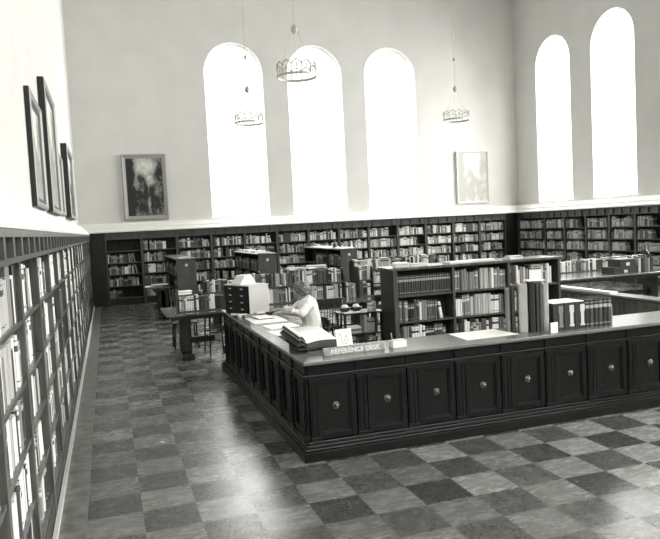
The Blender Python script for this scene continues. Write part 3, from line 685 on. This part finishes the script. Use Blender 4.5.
# tape / stationery
st = thing('pencil_tray', 'dark pencil tray with white cards beside the card cabinet', 'tray', (1.80, 8.76, DZ), 0.2)
boxes('tray', [(0, 0.26, 0, 0.12, 0, 0.008), (0, 0.26, 0, 0.006, 0.008, 0.03), (0, 0.26, 0.114, 0.12, 0.008, 0.03), (0, 0.006, 0.006, 0.114, 0.008, 0.03), (0.254, 0.26, 0.006, 0.114, 0.008, 0.03)], 'black', st)
boxes('cards', [(0.02, 0.13, 0.02, 0.10, 0.008, 0.045)], 'paper', st); boxes('pencils', [(0.14, 0.24, 0.02 + 0.012 * k, 0.027 + 0.012 * k, 0.008, 0.016) for k in range(6)], 'midgrey', st)
tag(boxes('closed_book', [(0, 0.19, 0, 0.13, 0, 0.035)], 'midgrey', loc=(1.62, 8.66, DZ), rz=0.1, bevel=0.004), 'small grey closed book lying near the pencil tray', 'book')
tag(boxes('note_pad', [(0, 0.12, 0, 0.09, 0, 0.03)], 'paper', loc=(1.58, 8.84, DZ), rz=0.1), 'thick white note pad on the outer side of the left wing', 'note pad')

# ------------------------------------------------------------ tables, racks, chairs
def table(label, x0, x1, y0, y1, z, legs='slab', group='oak reading tables'):
    t = thing('reading_table', label, 'table', ((x0 + x1) / 2, (y0 + y1) / 2, 0), 0, group); w, d = (x1 - x0) / 2, (y1 - y0) / 2
    boxes('tabletop', [(-w, w, -d, d, z - 0.035, z)], 'table', t, bevel=0.005)
    boxes('apron', [(-w + 0.12, w - 0.12, -d + 0.1, -d + 0.13, z - 0.10, z - 0.036)], 'chair', t); boxes('apron', [(-w + 0.12, w - 0.12, d - 0.13, d - 0.1, z - 0.10, z - 0.036)], 'chair', t)
    for s in (-1, 1):
        xx = s * (w - (0.32 if s < 0 or w > 0.8 else 0.13))
        boxes('leg', [(xx - 0.09, xx + 0.09, -0.12, 0.12, 0.09, z - 0.036), (xx - 0.10, xx + 0.10, -0.34, 0.34, 0, 0.09), (xx - 0.10, xx + 0.10, -0.3, 0.3, z - 0.10, z - 0.036)], 'chair', t, bevel=0.01)
    bm = bmesh.new(); quadbox(bm, -w + 0.4, w - 0.4, -0.03, 0.03, 0.22, 0.32); new('stretcher', bm, 'chair', t)
    return t
TZ = 0.76
table('oak reading table with one row of books, nearest the left aisle', 0.78, 1.97, 10.55, 11.75, TZ)
table('long oak reading table carrying the two-tier book rack behind the woman', 2.0, 4.3, 10.30, 11.5, TZ)
table('oak reading table with a row of pale books, right of the island bookcase', 7.4, 11.2, 10.75, 12.6, 0.77)
table('small oak table with open book against the back shelves at left', 0.84, 1.36, 16.3, 17.2, TZ)
table('oak reading table with scattered papers between the left and middle stacks', 1.75, 3.15, 13.6, 14.6, TZ)
table('oak reading table largely hidden behind the middle of the island bookcase', 4.6, 6.9, 12.6, 13.7, TZ)

# row on left table
def rack(label, x0, x1, y, z0, tiers, place, g, rng, prio):
    r = thing('book_rack', label, 'book rack', (x0, y, z0), 0, 'table-top book racks')
    H = 0.14 if tiers == 1 else 0.30
    for x in (0, x1 - x0 - 0.025):
        bm = bmesh.new(); n = 10; D = 0.26; hh = H + 0.22
        pts = [(0, 0), (D, 0), (D, hh - D / 2)] + [(D / 2 + D / 2 * math.cos(PI * i / n), hh - D / 2 + D / 2 * math.sin(PI * i / n)) for i in range(1, n)] + [(0, hh - D / 2)]
        A = [bm.verts.new((x, a, b)) for a, b in pts]; B = [bm.verts.new((x + 0.025, a, b)) for a, b in pts]
        bm.faces.new(A[::-1]); bm.faces.new(B)
        for i in range(len(pts)): bm.faces.new([A[i], A[(i + 1) % len(pts)], B[(i + 1) % len(pts)], B[i]])
        new('end_board', bm, 'chair', r)
    T = frame((x0, y, z0), 0)
    zs = [0.02] if tiers == 1 else [0.02, 0.29]
    for i, z in enumerate(zs):
        boxes('shelf', [(0.026, x1 - x0 - 0.026, 0.0, 0.26, z - 0.02, z)], 'wood_shelf', r)
        nm = place if tiers == 1 else ('lower tier, ' if i == 0 else 'upper tier, ') + place
        fill(T, 0.03, x1 - x0 - 0.03, 0.015, z, 0.25, prio, nm, g, rng=rng, tones=(0, 1, 2, 3, 4, 5, 5), th=(0.022, 0.042), hr=(0.78, 0.98), dp=0.16, band=0.4)
    return r
rr = random.Random(21)
rack('single-tier book rack full of books on the left reading table', 0.98, 1.78, 10.80, TZ, 1, 'on the left reading table', 'books on the left reading table', rr, 2)
rack('two-tier book rack full of books on the table behind the woman', 2.02, 3.76, 10.85, TZ, 2, 'rack behind the woman', 'books in the two-tier rack', rr, 2.5)
rack('two-tier book rack on the far table left of the long one', 1.78, 2.95, 13.75, TZ, 1, 'far table between stacks', 'books on the far table', rr, 5)
rack('short two-tier book rack with rounded ends left of the island bookcase', 4.0, 4.28, 10.85, TZ, 2, 'short rack left of island', 'books in the short rack', rr, 4)
rack('long single-tier rack of pale books on the right reading table', 7.6, 11.1, 11.9, 0.77, 1, 'right reading table rack', 'books on the right reading table', random.Random(5), 3)
rack('two-tier book rack on the table hidden behind the island bookcase', 4.7, 6.6, 13.0, TZ, 2, 'rack behind island bookcase', None, rr, 8)
# books standing in front on short shelf between racks
fill(frame((3.79, 10.87, TZ), 0), 0, 0.2, 0, 0.0, 0.27, 4, 'between the two table racks', 'books between the table racks', rng=rr, tones=(3, 4, 5), hr=(0.8, 1))

def chair(label, loc, rz):
    """front faces +y (sitter looks +y); back at -y."""
    c = thing('slat_back_chair', label, 'chair', loc, rz, 'wooden slat-back chairs')
    boxes('seat', [(-0.21, 0.21, -0.2, 0.2, 0.43, 0.455)], 'chair', c, bevel=0.008)
    for sx in (-1, 1):
        for sy in (-1, 1):
            bm = bmesh.new(); tube(bm, (sx * 0.20, sy * 0.19, 0), (sx * 0.18, sy * 0.17, 0.43), 0.016, 0.02, n=8); new('leg', bm, 'chair', c)
        bm = bmesh.new(); tube(bm, (sx * 0.18, -0.19, 0.45), (sx * 0.19, -0.25, 0.86), 0.017, 0.014, n=8); new('back_post', bm, 'chair', c)
        bm = bmesh.new(); tube(bm, (sx * 0.192, -0.18, 0.2), (sx * 0.192, 0.18, 0.2), 0.009, n=6); new('stretcher', bm, 'chair', c)
    bm = bmesh.new()
    for i in range(8):
        t0, t1 = -0.21 + 0.0525 * i, -0.21 + 0.0525 * (i + 1)
        f = lambda t: -0.25 - 0.03 * (1 - (t / 0.21) ** 2)
        pts = [(t0, f(t0)), (t1, f(t1)), (t1, f(t1) + 0.02), (t0, f(t0) + 0.02)]
        prism(bm, pts, 0.80, 0.90)
    bmesh.ops.remove_doubles(bm, verts=bm.verts[:], dist=1e-5)
    new('top_rail', bm, 'chair', c)
    for i in range(7):
        x = -0.135 + 0.045 * i; bm = bmesh.new(); tube(bm, (x, -0.185, 0.455), (x, -0.255, 0.81), 0.007, n=6); new('slat', bm, 'chair', c)
    return c
chair('wooden slat-back chair directly behind the woman, back turned to the camera', (3.12, 10.02, 0), 0.05)
sl = thing('stool', 'tall backless wooden stool under the right end of the left reading table', 'stool', (1.60, 11.16, 0), 0.15)
boxes('seat', [(-0.17, 0.17, -0.17, 0.17, 0.62, 0.65)], 'chair', sl, bevel=0.006)
for sx in (-1, 1):
    for sy in (-1, 1):
        bm = bmesh.new(); tube(bm, (sx * 0.16, sy * 0.16, 0), (sx * 0.13, sy * 0.13, 0.62), 0.013, 0.016, n=8); new('leg', bm, 'chair', sl)
for q in (-1, 1):
    boxes('stretcher', [(-0.145, 0.145, q * 0.142 - 0.008, q * 0.142 + 0.008, 0.36, 0.385)], 'chair', sl); boxes('stretcher', [(q * 0.142 - 0.008, q * 0.142 + 0.008, -0.134, 0.134, 0.30, 0.325)], 'chair', sl)
chair('wooden chair at the far side of the left reading table', (1.2, 12.1, 0), PI)
chair('wooden chair partly hidden by the left end of the island bookcase', (4.05, 9.95, 0), -0.1)

# book truck
tr = thing('book_truck', 'low wooden two-shelf book truck standing left of the island bookcase', 'book cart', (3.0, 8.76, 0))
for x in (0, 0.53): 
    for y in (0, 0.32): boxes('post', [(x, x + 0.03, y, y + 0.03, 0.08, 0.765)], 'chair', tr)
for z in (0.765, 0.48, 0.18): boxes('shelf', [(-0.02, 0.58, -0.02, 0.37, z, z + 0.02)], 'chair', tr, bevel=0.003)
for x in (0.015, 0.545):
    for y in (0.015, 0.335):
        bm = bmesh.new(); tube(bm, (x, y - 0.01, 0.04), (x, y + 0.01, 0.04), 0.04, n=16); new('wheel', bm, 'black', tr)
T = frame((3.0, 8.76, 0), 0)
fill(T, 0.30, 0.52, 0.03, 0.50, 0.26, 2.1, 'middle shelf of the book truck', 'books on the book truck', rng=rr, tones=(4, 5, 5, 1), hr=(0.7, 1))
fill(T, 0.04, 0.52, 0.03, 0.20, 0.26, 2.1, 'bottom shelf of the book truck', 'books on the book truck', rng=rr, tones=(2, 3, 4, 5), hr=(0.7, 1))
for i, (yy, h) in enumerate(((0.04, 0.03), (0.045, 0.026), (0.05, 0.03))):
    z = 0.501 + sum((0.031, 0.027)[:i])
    tag(boxes('closed_book', [(0, 0.22, 0, 0.17, 0, h)], ['pale', 'midgrey', 'paper'][i], loc=(3.04, 8.76 + yy, z), bevel=0.003), 'pale book lying flat on the book truck, %s of three' % ('bottom', 'middle', 'top')[i], 'book', 'flat pile on the book truck')
sheet('white paper spread on the top of the book truck', [(3.02, 8.77), (3.27, 8.77), (3.28, 9.0), (3.03, 9.0)], z=0.786, th=0.004)
for k, x in enumerate((3.08, 3.25)):
    d = thing('oval_dish', 'dark oval dish holding pale crumpled paper on the book truck, %s one' % ('left', 'right')[k], 'dish', (x, 8.95, 0.7905), 0, 'oval dishes on the book truck')
    bm = bmesh.new(); lathe(bm, [(0.04, 0), (0.07, 0.015), (0.082, 0.06), (0.074, 0.06), (0.06, 0.02), (0.02, 0.01)], n=20)
    for v in bm.verts: v.co.y *= 0.8
    new('bowl', bm, 'black', d)
    bm = bmesh.new(); sphere(bm, (0, 0, 0.062), 0.05, 1.0, 0.8, 0.7, u=10, v=7)
    rs = random.Random(k)
    for v in bm.verts: v.co *= 1 + rs.uniform(-0.12, 0.12)
    new('crumpled_paper', bm, 'paper', d)
fill(T, 0.40, 0.52, 0.06, 0.785, 0.13, 2.1, 'top of the book truck', 'books on the book truck', rng=rr, tones=(4, 5), hr=(0.8, 1), dp=0.1)

# piles of papers, boxes on surfaces further back
def pile(label, x, y, z, n, w, d, rng, m=('paper', 'pale', 'paper'), group=None, name='paper_pile'):
    zz = z
    for k in range(n):
        h = rng.uniform(0.012, 0.03)
        tag(boxes(name, [(-w / 2, w / 2, -d / 2, d / 2, 0, h)], m[k % len(m)], loc=(x + rng.uniform(-.015, .015), y + rng.uniform(-.015, .015), zz), rz=rng.uniform(-.3, .3)),
            label if n == 1 else '%s, %s' % (label, 'bottom one' if k == 0 else 'top one' if k == n - 1 else ordn(k + 1) + ' up'), 'paper', group)
        zz += h + 0.0005
rp_ = random.Random(77)
pile('white papers on the left end of the left table rack', 1.10, 10.93, TZ + 0.272, 3, 0.22, 0.15, rp_, group='papers on the left table rack')
pile('white papers on the leftmost book stack', 1.68, 16.25, 1.4005, 2, 0.25, 0.2, rp_, group='papers on the leftmost stack')
for k, (y, s) in enumerate(((16.3, 0.3), (17.0, 0.3), (17.8, 0.28), (18.6, 0.3))):
    pile('white papers on the middle book stack, %s from its near end' % ordn(k + 1), 3.62, y, 1.4005, 2, s, 0.25, rp_, group='papers on the middle stack')
for k, y in enumerate((16.5, 17.4, 18.3)):
    pile('white sheets on the rightmost book stack, %s from its near end' % ordn(k + 1), 5.72, y, 1.4005, 1, 0.36, 0.5, rp_, group='papers on the rightmost stack')
bo = thing('ink_bottle', 'small dark bottle standing on the rightmost book stack', 'bottle', (5.66, 17.0, 1.4005)); bm = bmesh.new()
lathe(bm, [(0.05, 0), (0.055, 0.02), (0.055, 0.09), (0.02, 0.13), (0.02, 0.17)]); new('bottle_body', bm, 'black', bo); bm = bmesh.new(); lathe(bm, [(0.024, 0.171), (0.024, 0.2)]); new('cap', bm, 'black', bo)
for k, (x, w) in enumerate(((2.95, 0.3), (3.3, 0.34))):
    pile('white papers on the two-tier rack behind the woman, %s pile' % ('left', 'right')[k], x, 10.98, TZ + 0.29 + 0.248, 2, w, 0.2, rp_, group='papers on the two-tier rack')
for k, (x, n) in enumerate(((3.72, 3), (3.95, 2), (4.55, 1), (4.95, 1), (5.45, 2))):
    pile('white papers on top of the island bookcase, %s pile from left' % ordn(k + 1), x, 8.42, 1.4005, n, 0.2 if n > 1 else 0.34, 0.2, rp_, group='papers on the island bookcase')
for k, (x, y, w) in enumerate(((1.95, 14.35, 0.25), (2.35, 14.3, 0.3), (2.8, 14.35, 0.3), (1.0, 16.6, 0.4))):
    pile(('white papers on the far table between stacks, %s pile' % ordn(k + 1)) if k < 3 else 'pale papers on the small table against the back shelves', x, y, TZ + 0.0005, 1, w, 0.25, rp_)
# small pale jars seen on the far table
for k, x in enumerate((2.12, 2.56)):
    j = thing('paste_jar', 'small pale jar on the far table, %s of two' % ('left', 'right')[k], 'jar', (x, 14.15, TZ + 0.0005), 0, 'jars on the far table'); bm = bmesh.new()
    lathe(bm, [(0.05, 0), (0.06, 0.05), (0.055, 0.14), (0.035, 0.18)]); new('jar_body', bm, 'pale', j); bm = bmesh.new(); lathe(bm, [(0.04, 0.181), (0.04, 0.21), (0.012, 0.24)]); new('lid', bm, 'darkgrey', j)
o5 = thing('open_book', 'open white book on the small table against the back shelves', 'book', (1.12, 16.55, TZ + 0.0305), 0.2)
boxes('pages', [(-0.17, -0.005, -0.12, 0.12, 0.004, 0.03), (0.005, 0.17, -0.12, 0.12, 0.004, 0.03)], 'paper', o5, bevel=0.006); boxes('cover', [(-0.18, 0.18, -0.13, 0.13, 0, 0.004)], 'black', o5)
# dark document boxes on right table (near side), with books
for k, (x, z, w, h, m) in enumerate(((9.3, 0, 0.55, 0.13, 'black'), (9.45, 0.1305, 0.36, 0.15, 'black'))):
    d = thing('document_box', 'flat dark document box on the right reading table, %s of two' % ('lower', 'upper')[k], 'box', (x, 10.9, 0.7705 + z), 0, 'document boxes on the right reading table')
    boxes('box_body', [(0, w, 0, 0.35, 0, h * 0.7)], m, d); boxes('lid', [(-0.005, w + 0.005, -0.005, 0.355, h * 0.7, h)], m, d)
    boxes('label', [(w / 2 - 0.04, w / 2 + 0.04, -0.004, -0.0005, h * 0.15, h * 0.55)], 'pale', d)
for k in range(5):
    place_book(frame((9.88 + 0.075 * k, 10.9, 0.7705), 0), (0.068, 0.22, 0.27 + 0.01 * (k % 3)), (4, 0, 2, 3, 0)[k], 0, '%s thick upright volume from left beside the dark document boxes' % ordn(k + 1), 'thick volumes on the right reading table', 'bound_volume')
sheet('long white paper strip on the far part of the right counter wing', [(6.50, 7.7), (6.62, 7.7), (6.66, 9.1), (6.52, 9.1)], th=0.03)

# ------------------------------------------------------------ place all shelf books
specs.sort(key=lambda s: s[0])
fixed = sum(1 for o in bpy.data.objects if o.get('category') == 'book')
cap = 300 - fixed
ind = [s for s in specs if s[5]][:cap]; ids = set(id(s) for s in ind)
for s in ind: place_book(*s[1:5], s[5], s[6] or 'books on the left wall shelves')
bm = bmesh.new(); uvl = bm.loops.layers.uv.new('UVMap')
for s in specs:
    if id(s) in ids: continue
    book_bm(bm, s[1] @ Matrix.Diagonal((*s[2], 1)), s[3] * 2 + s[4], 12, uvl, False)
me_ = new('shelved_books', bm, [COV[i][j] for i in range(6) for j in range(2)] + ['page'])
tag(me_, 'remaining rows of upright books filling the wall bookcases and far racks', 'books'); me_['kind'] = 'stuff'

# ------------------------------------------------------------ seated woman (faces -X)
def blob(name, segs, balls, m, parent, vox, smooth=4):
    bm = bmesh.new()
    for p0, p1, r0, r1 in segs:
        tube(bm, p0, p1, r0, r1, n=14); sphere(bm, p0, r0, u=14, v=10); sphere(bm, p1, r1, u=14, v=10)
    for c, r, sx, sy, sz in balls: sphere(bm, c, r, sx, sy, sz, u=20, v=14)
    o = new(name, bm, m, parent)
    rm = o.modifiers.new('remesh', 'REMESH'); rm.mode = 'VOXEL'; rm.voxel_size = vox; rm.use_smooth_shade = True
    s = o.modifiers.new('smooth', 'SMOOTH'); s.iterations = smooth; s.factor = 0.5
    return o
wm = thing('person', 'woman in a white blouse seated at the desk, head bent over an open book', 'person', (2.53, 8.74, 0), PI)
# local +x = forward, +y = her left (after the half turn: toward the camera)
hips = (0, 0, 0.56)
hd = Vector((0.135, 0.0, 1.145))
segs = [((0, 0, 0.57), (0.0, 0, 0.74), 0.135, 0.115), ((0.0, 0, 0.74), (0.045, 0, 0.94), 0.115, 0.13), ((0.06, 0, 1.0), (0.10, 0, 1.075), 0.05, 0.046)]
for s in (-1, 1):
    sh = (0.07, s * 0.155, 0.975); el = (0.19, s * 0.225, 0.865); wr = (0.42, s * 0.12, 0.912) if s < 0 else (0.43, s * 0.17, 0.912)
    segs += [((0.05, s * 0.06, 0.95), sh, 0.08, 0.056), (sh, el, 0.05, 0.038), (el, wr, 0.037, 0.024)]
    hp = (0.0, s * 0.085, 0.55); kn = (0.42, s * 0.10, 0.53); an = (0.38, s * 0.10, 0.09)
    segs += [(hp, kn, 0.095, 0.062), (kn, an, 0.058, 0.036), (an, (an[0] + 0.14, an[1], 0.035), 0.036, 0.03)]
    # hand: palm, four fingers, thumb
    d = Vector((1, -s * 0.1, -0.05)).normalized(); side = Vector((0, 1, 0)); w = Vector(wr)
    pe = w + d * 0.075; segs.append((w, pe, 0.022, 0.02))
    for k in range(4):
        off = (k - 1.5) * 0.018; L = (0.062, 0.074, 0.070, 0.055)[k]
        b0 = w + d * 0.055 + side * off; m1 = b0 + d * L * 0.55 + Vector((0, 0, 0.004)); m2 = m1 + d * L * 0.5 + Vector((0, 0, -0.014))
        segs += [(b0, m1, 0.0105, 0.009), (m1, m2, 0.009, 0.0075)]
    t0 = w + d * 0.025 - side * s * 0.016; t1 = t0 + d * 0.03 - side * s * 0.026; segs += [(t0, t1, 0.012, 0.0095), (t1, t1 + d * 0.028, 0.0095, 0.008)]
fwd = Vector((0.80, 0.0, -0.60)); up = Vector((0.60, 0.0, 0.80))
balls = [(hd, 0.088, 1.08, 0.88, 1.18), (hd + fwd * 0.045 - up * 0.045, 0.055, 1, 0.9, 1.0), (hd + fwd * 0.10 - up * 0.015, 0.016, 1.2, 0.75, 1.2), (hd + fwd * 0.092 - up * 0.055, 0.016, 0.8, 1.5, 0.6),
         (hd + Vector((0, 0.078, -0.005)), 0.022, 0.9, 0.4, 1.3), (hd + Vector((0, -0.078, -0.005)), 0.022, 0.9, 0.4, 1.3)]
blob('body', segs, balls, 'skin', wm, 0.0065, 3)
for s in (-1, 1):
    bm = bmesh.new(); sphere(bm, hd + fwd * 0.078 + Vector((0, s * 0.033, 0)) + up * 0.012, 0.012, u=10, v=8); new('eye', bm, 'black', wm)
hair = [(hd + Vector((-0.024, 0, 0.028)), 0.110, 1.05, 0.98, 1.0)]
rh = random.Random(3)
for k in range(34):
    a = rh.uniform(0, 2 * PI); e = rh.uniform(-0.5, 1.2)
    dd = Vector((math.cos(a) * math.cos(e), math.sin(a) * math.cos(e), math.sin(e)))
    if dd.dot(fwd) > 0.45: continue
    hair.append((hd + Vector((-0.02, 0, 0.02)) + dd * 0.10, rh.uniform(0.024, 0.036), 1, 1, 0.9))
blob('hair', [], hair, 'hair', wm, 0.007, 2)
bl = [((0, 0, 0.62), (0.0, 0, 0.75), 0.148, 0.128), ((0.0, 0, 0.75), (0.045, 0, 0.94), 0.128, 0.14)]
for s in (-1, 1):
    sh = (0.07, s * 0.155, 0.975); el = (0.19, s * 0.225, 0.878); wr = (0.30, s * 0.175, 0.905)
    bl += [((0.05, s * 0.06, 0.955), sh, 0.088, 0.066), (sh, el, 0.064, 0.056), (el, wr, 0.052, 0.040)]
bl += [((0.075, -0.05, 1.01), (0.075, 0.05, 1.01), 0.052, 0.052)]
blob('blouse', bl, [], 'blouse', wm, 0.011, 4)
bm = bmesh.new(); ringp = []
for i in range(16):
    a = 2 * PI * i / 16; c_ = Vector((0.072, 0, 1.045)); ringp.append(c_ + Vector((0.062 * math.cos(a), 0.066 * math.sin(a), -0.03 * math.cos(a))))
for i in range(16): tube(bm, ringp[i], ringp[(i + 1) % 16], 0.014, n=8)
new('collar', bm, 'blouse', wm)
for s in (-1, 1):
    p0 = Vector((0.19, s * 0.225, 0.872)); p1 = Vector((0.30, s * 0.178, 0.905)); bm = bmesh.new(); d_ = (p1 - p0).normalized()
    tube(bm, p1 - d_ * 0.012, p1 + d_ * 0.012, 0.049, 0.047, n=16); new('cuff', bm, 'blouse', wm)

sk = []
for s in (-1, 1): sk += [((0.0, s * 0.085, 0.56), (0.43, s * 0.09, 0.535), 0.105, 0.078), ((0.43, s * 0.09, 0.53), (0.42, s * 0.09, 0.36), 0.075, 0.07)]
sk += [((0.0, 0, 0.56), (0.40, 0, 0.54), 0.1, 0.07)]
blob('skirt', sk, [], 'skirt', wm, 0.012, 4)
ch = thing('desk_chair', 'low round-backed dark chair the woman sits on', 'chair', (2.54, 8.74, 0), PI)
bm = bmesh.new(); lathe(bm, [(0.20, 0.41), (0.215, 0.425), (0.215, 0.44), (0.20, 0.452)], n=28); new('seat', bm, 'chair', ch)
for k in range(4):
    a = PI / 4 + k * PI / 2; bm = bmesh.new(); tube(bm, (0.21 * math.cos(a), 0.21 * math.sin(a), 0), (0.14 * math.cos(a), 0.14 * math.sin(a), 0.41), 0.016, 0.02, n=8); new('leg', bm, 'chair', ch)
bm = bmesh.new()
for i in range(10):
    a0, a1 = PI - 0.8 + 0.16 * i, PI - 0.8 + 0.16 * (i + 1)
    prism(bm, [(0.225 * math.cos(a0), 0.225 * math.sin(a0)), (0.225 * math.cos(a1), 0.225 * math.sin(a1)), (0.245 * math.cos(a1), 0.245 * math.sin(a1)), (0.245 * math.cos(a0), 0.245 * math.sin(a0))], 0.66, 0.76)
bmesh.ops.remove_doubles(bm, verts=bm.verts[:], dist=1e-5); new('back_rail', bm, 'chair', ch)
for a in (PI - 0.6, PI, PI + 0.6):
    bm = bmesh.new(); tube(bm, (0.19 * math.cos(a), 0.19 * math.sin(a), 0.44), (0.235 * math.cos(a), 0.235 * math.sin(a), 0.67), 0.011, n=8); new('back_spindle', bm, 'chair', ch)

# ------------------------------------------------------------ sky
w = bpy.data.worlds.new('sky'); sc.world = w; w.use_nodes = True; nt = w.node_tree; N = nt.nodes.new; L = nt.links.new
bg = nt.nodes['Background']; tc = N('ShaderNodeTexCoord'); sp = N('ShaderNodeSeparateXYZ'); L(tc.outputs['Generated'], sp.inputs[0])
def mr(a, a0, a1, b0, b1):
    m = N('ShaderNodeMapRange'); m.interpolation_type = 'SMOOTHSTEP'; L(a, m.inputs[0])
    for i, v in zip((1, 2, 3, 4), (a0, a1, b0, b1)): m.inputs[i].default_value = v
    return m.outputs[0]
SKY_LOW, SKY_HIGH, SKY_SIDE, SKY_REAR = 2.2, 20.0, 15.0, 1.6  # sky shaped to light the room: boosted above the window tops and sideways, unseen
hi = mr(sp.outputs['Z'], 0.27, 0.40, SKY_LOW, SKY_HIGH)
side = mr(sp.outputs['X'], 0.66, 0.80, 0.0, SKY_SIDE)
rear = mr(sp.outputs['Y'], 0.2, -0.3, 0.0, SKY_REAR)
a1_ = N('ShaderNodeMath'); L(hi, a1_.inputs[0]); L(side, a1_.inputs[1]); a2_ = N('ShaderNodeMath'); L(a1_.outputs[0], a2_.inputs[0]); L(rear, a2_.inputs[1])
bg.inputs['Color'].default_value = (1.0, 0.992, 0.965, 1); L(a2_.outputs[0], bg.inputs['Strength'])
w.cycles.sampling_method = 'MANUAL'; w.cycles.sample_map_resolution = 512

# ------------------------------------------------------------ camera
cx, cy = 330.0, 269.5; v1 = (106.0, 236.5); v2 = (2450.0, 118.0)
f = math.sqrt(-((v1[0] - cx) * (v2[0] - cx) + (v1[1] - cy) * (v2[1] - cy)))
Yc = Vector((v1[0] - cx, -(v1[1] - cy), -f)).normalized(); Xc = Vector((v2[0] - cx, -(v2[1] - cy), -f)).normalized(); Zc = Xc.cross(Yc)
R = Matrix((Xc, Yc, Zc))
cam = bpy.data.cameras.new('camera'); cam.sensor_width = 36; cam.sensor_fit = 'HORIZONTAL'; cam.lens = f / 660 * 36; cam.clip_start = 0.05
co = bpy.data.objects.new('camera', cam); C.objects.link(co); co.matrix_world = Matrix.Translation((0, 0, 2.0)) @ R.to_4x4(); sc.camera = co

sc.view_settings.view_transform = 'Standard'; sc.view_settings.look = 'None'; sc.view_settings.exposure = 0.0; sc.view_settings.gamma = 1
sc.cycles.use_denoising = True; sc.cycles.max_bounces = 8; sc.cycles.diffuse_bounces = 5; sc.cycles.transparent_max_bounces = 8; sc.cycles.sample_clamp_indirect = 8
sc.cycles.caustics_reflective = False
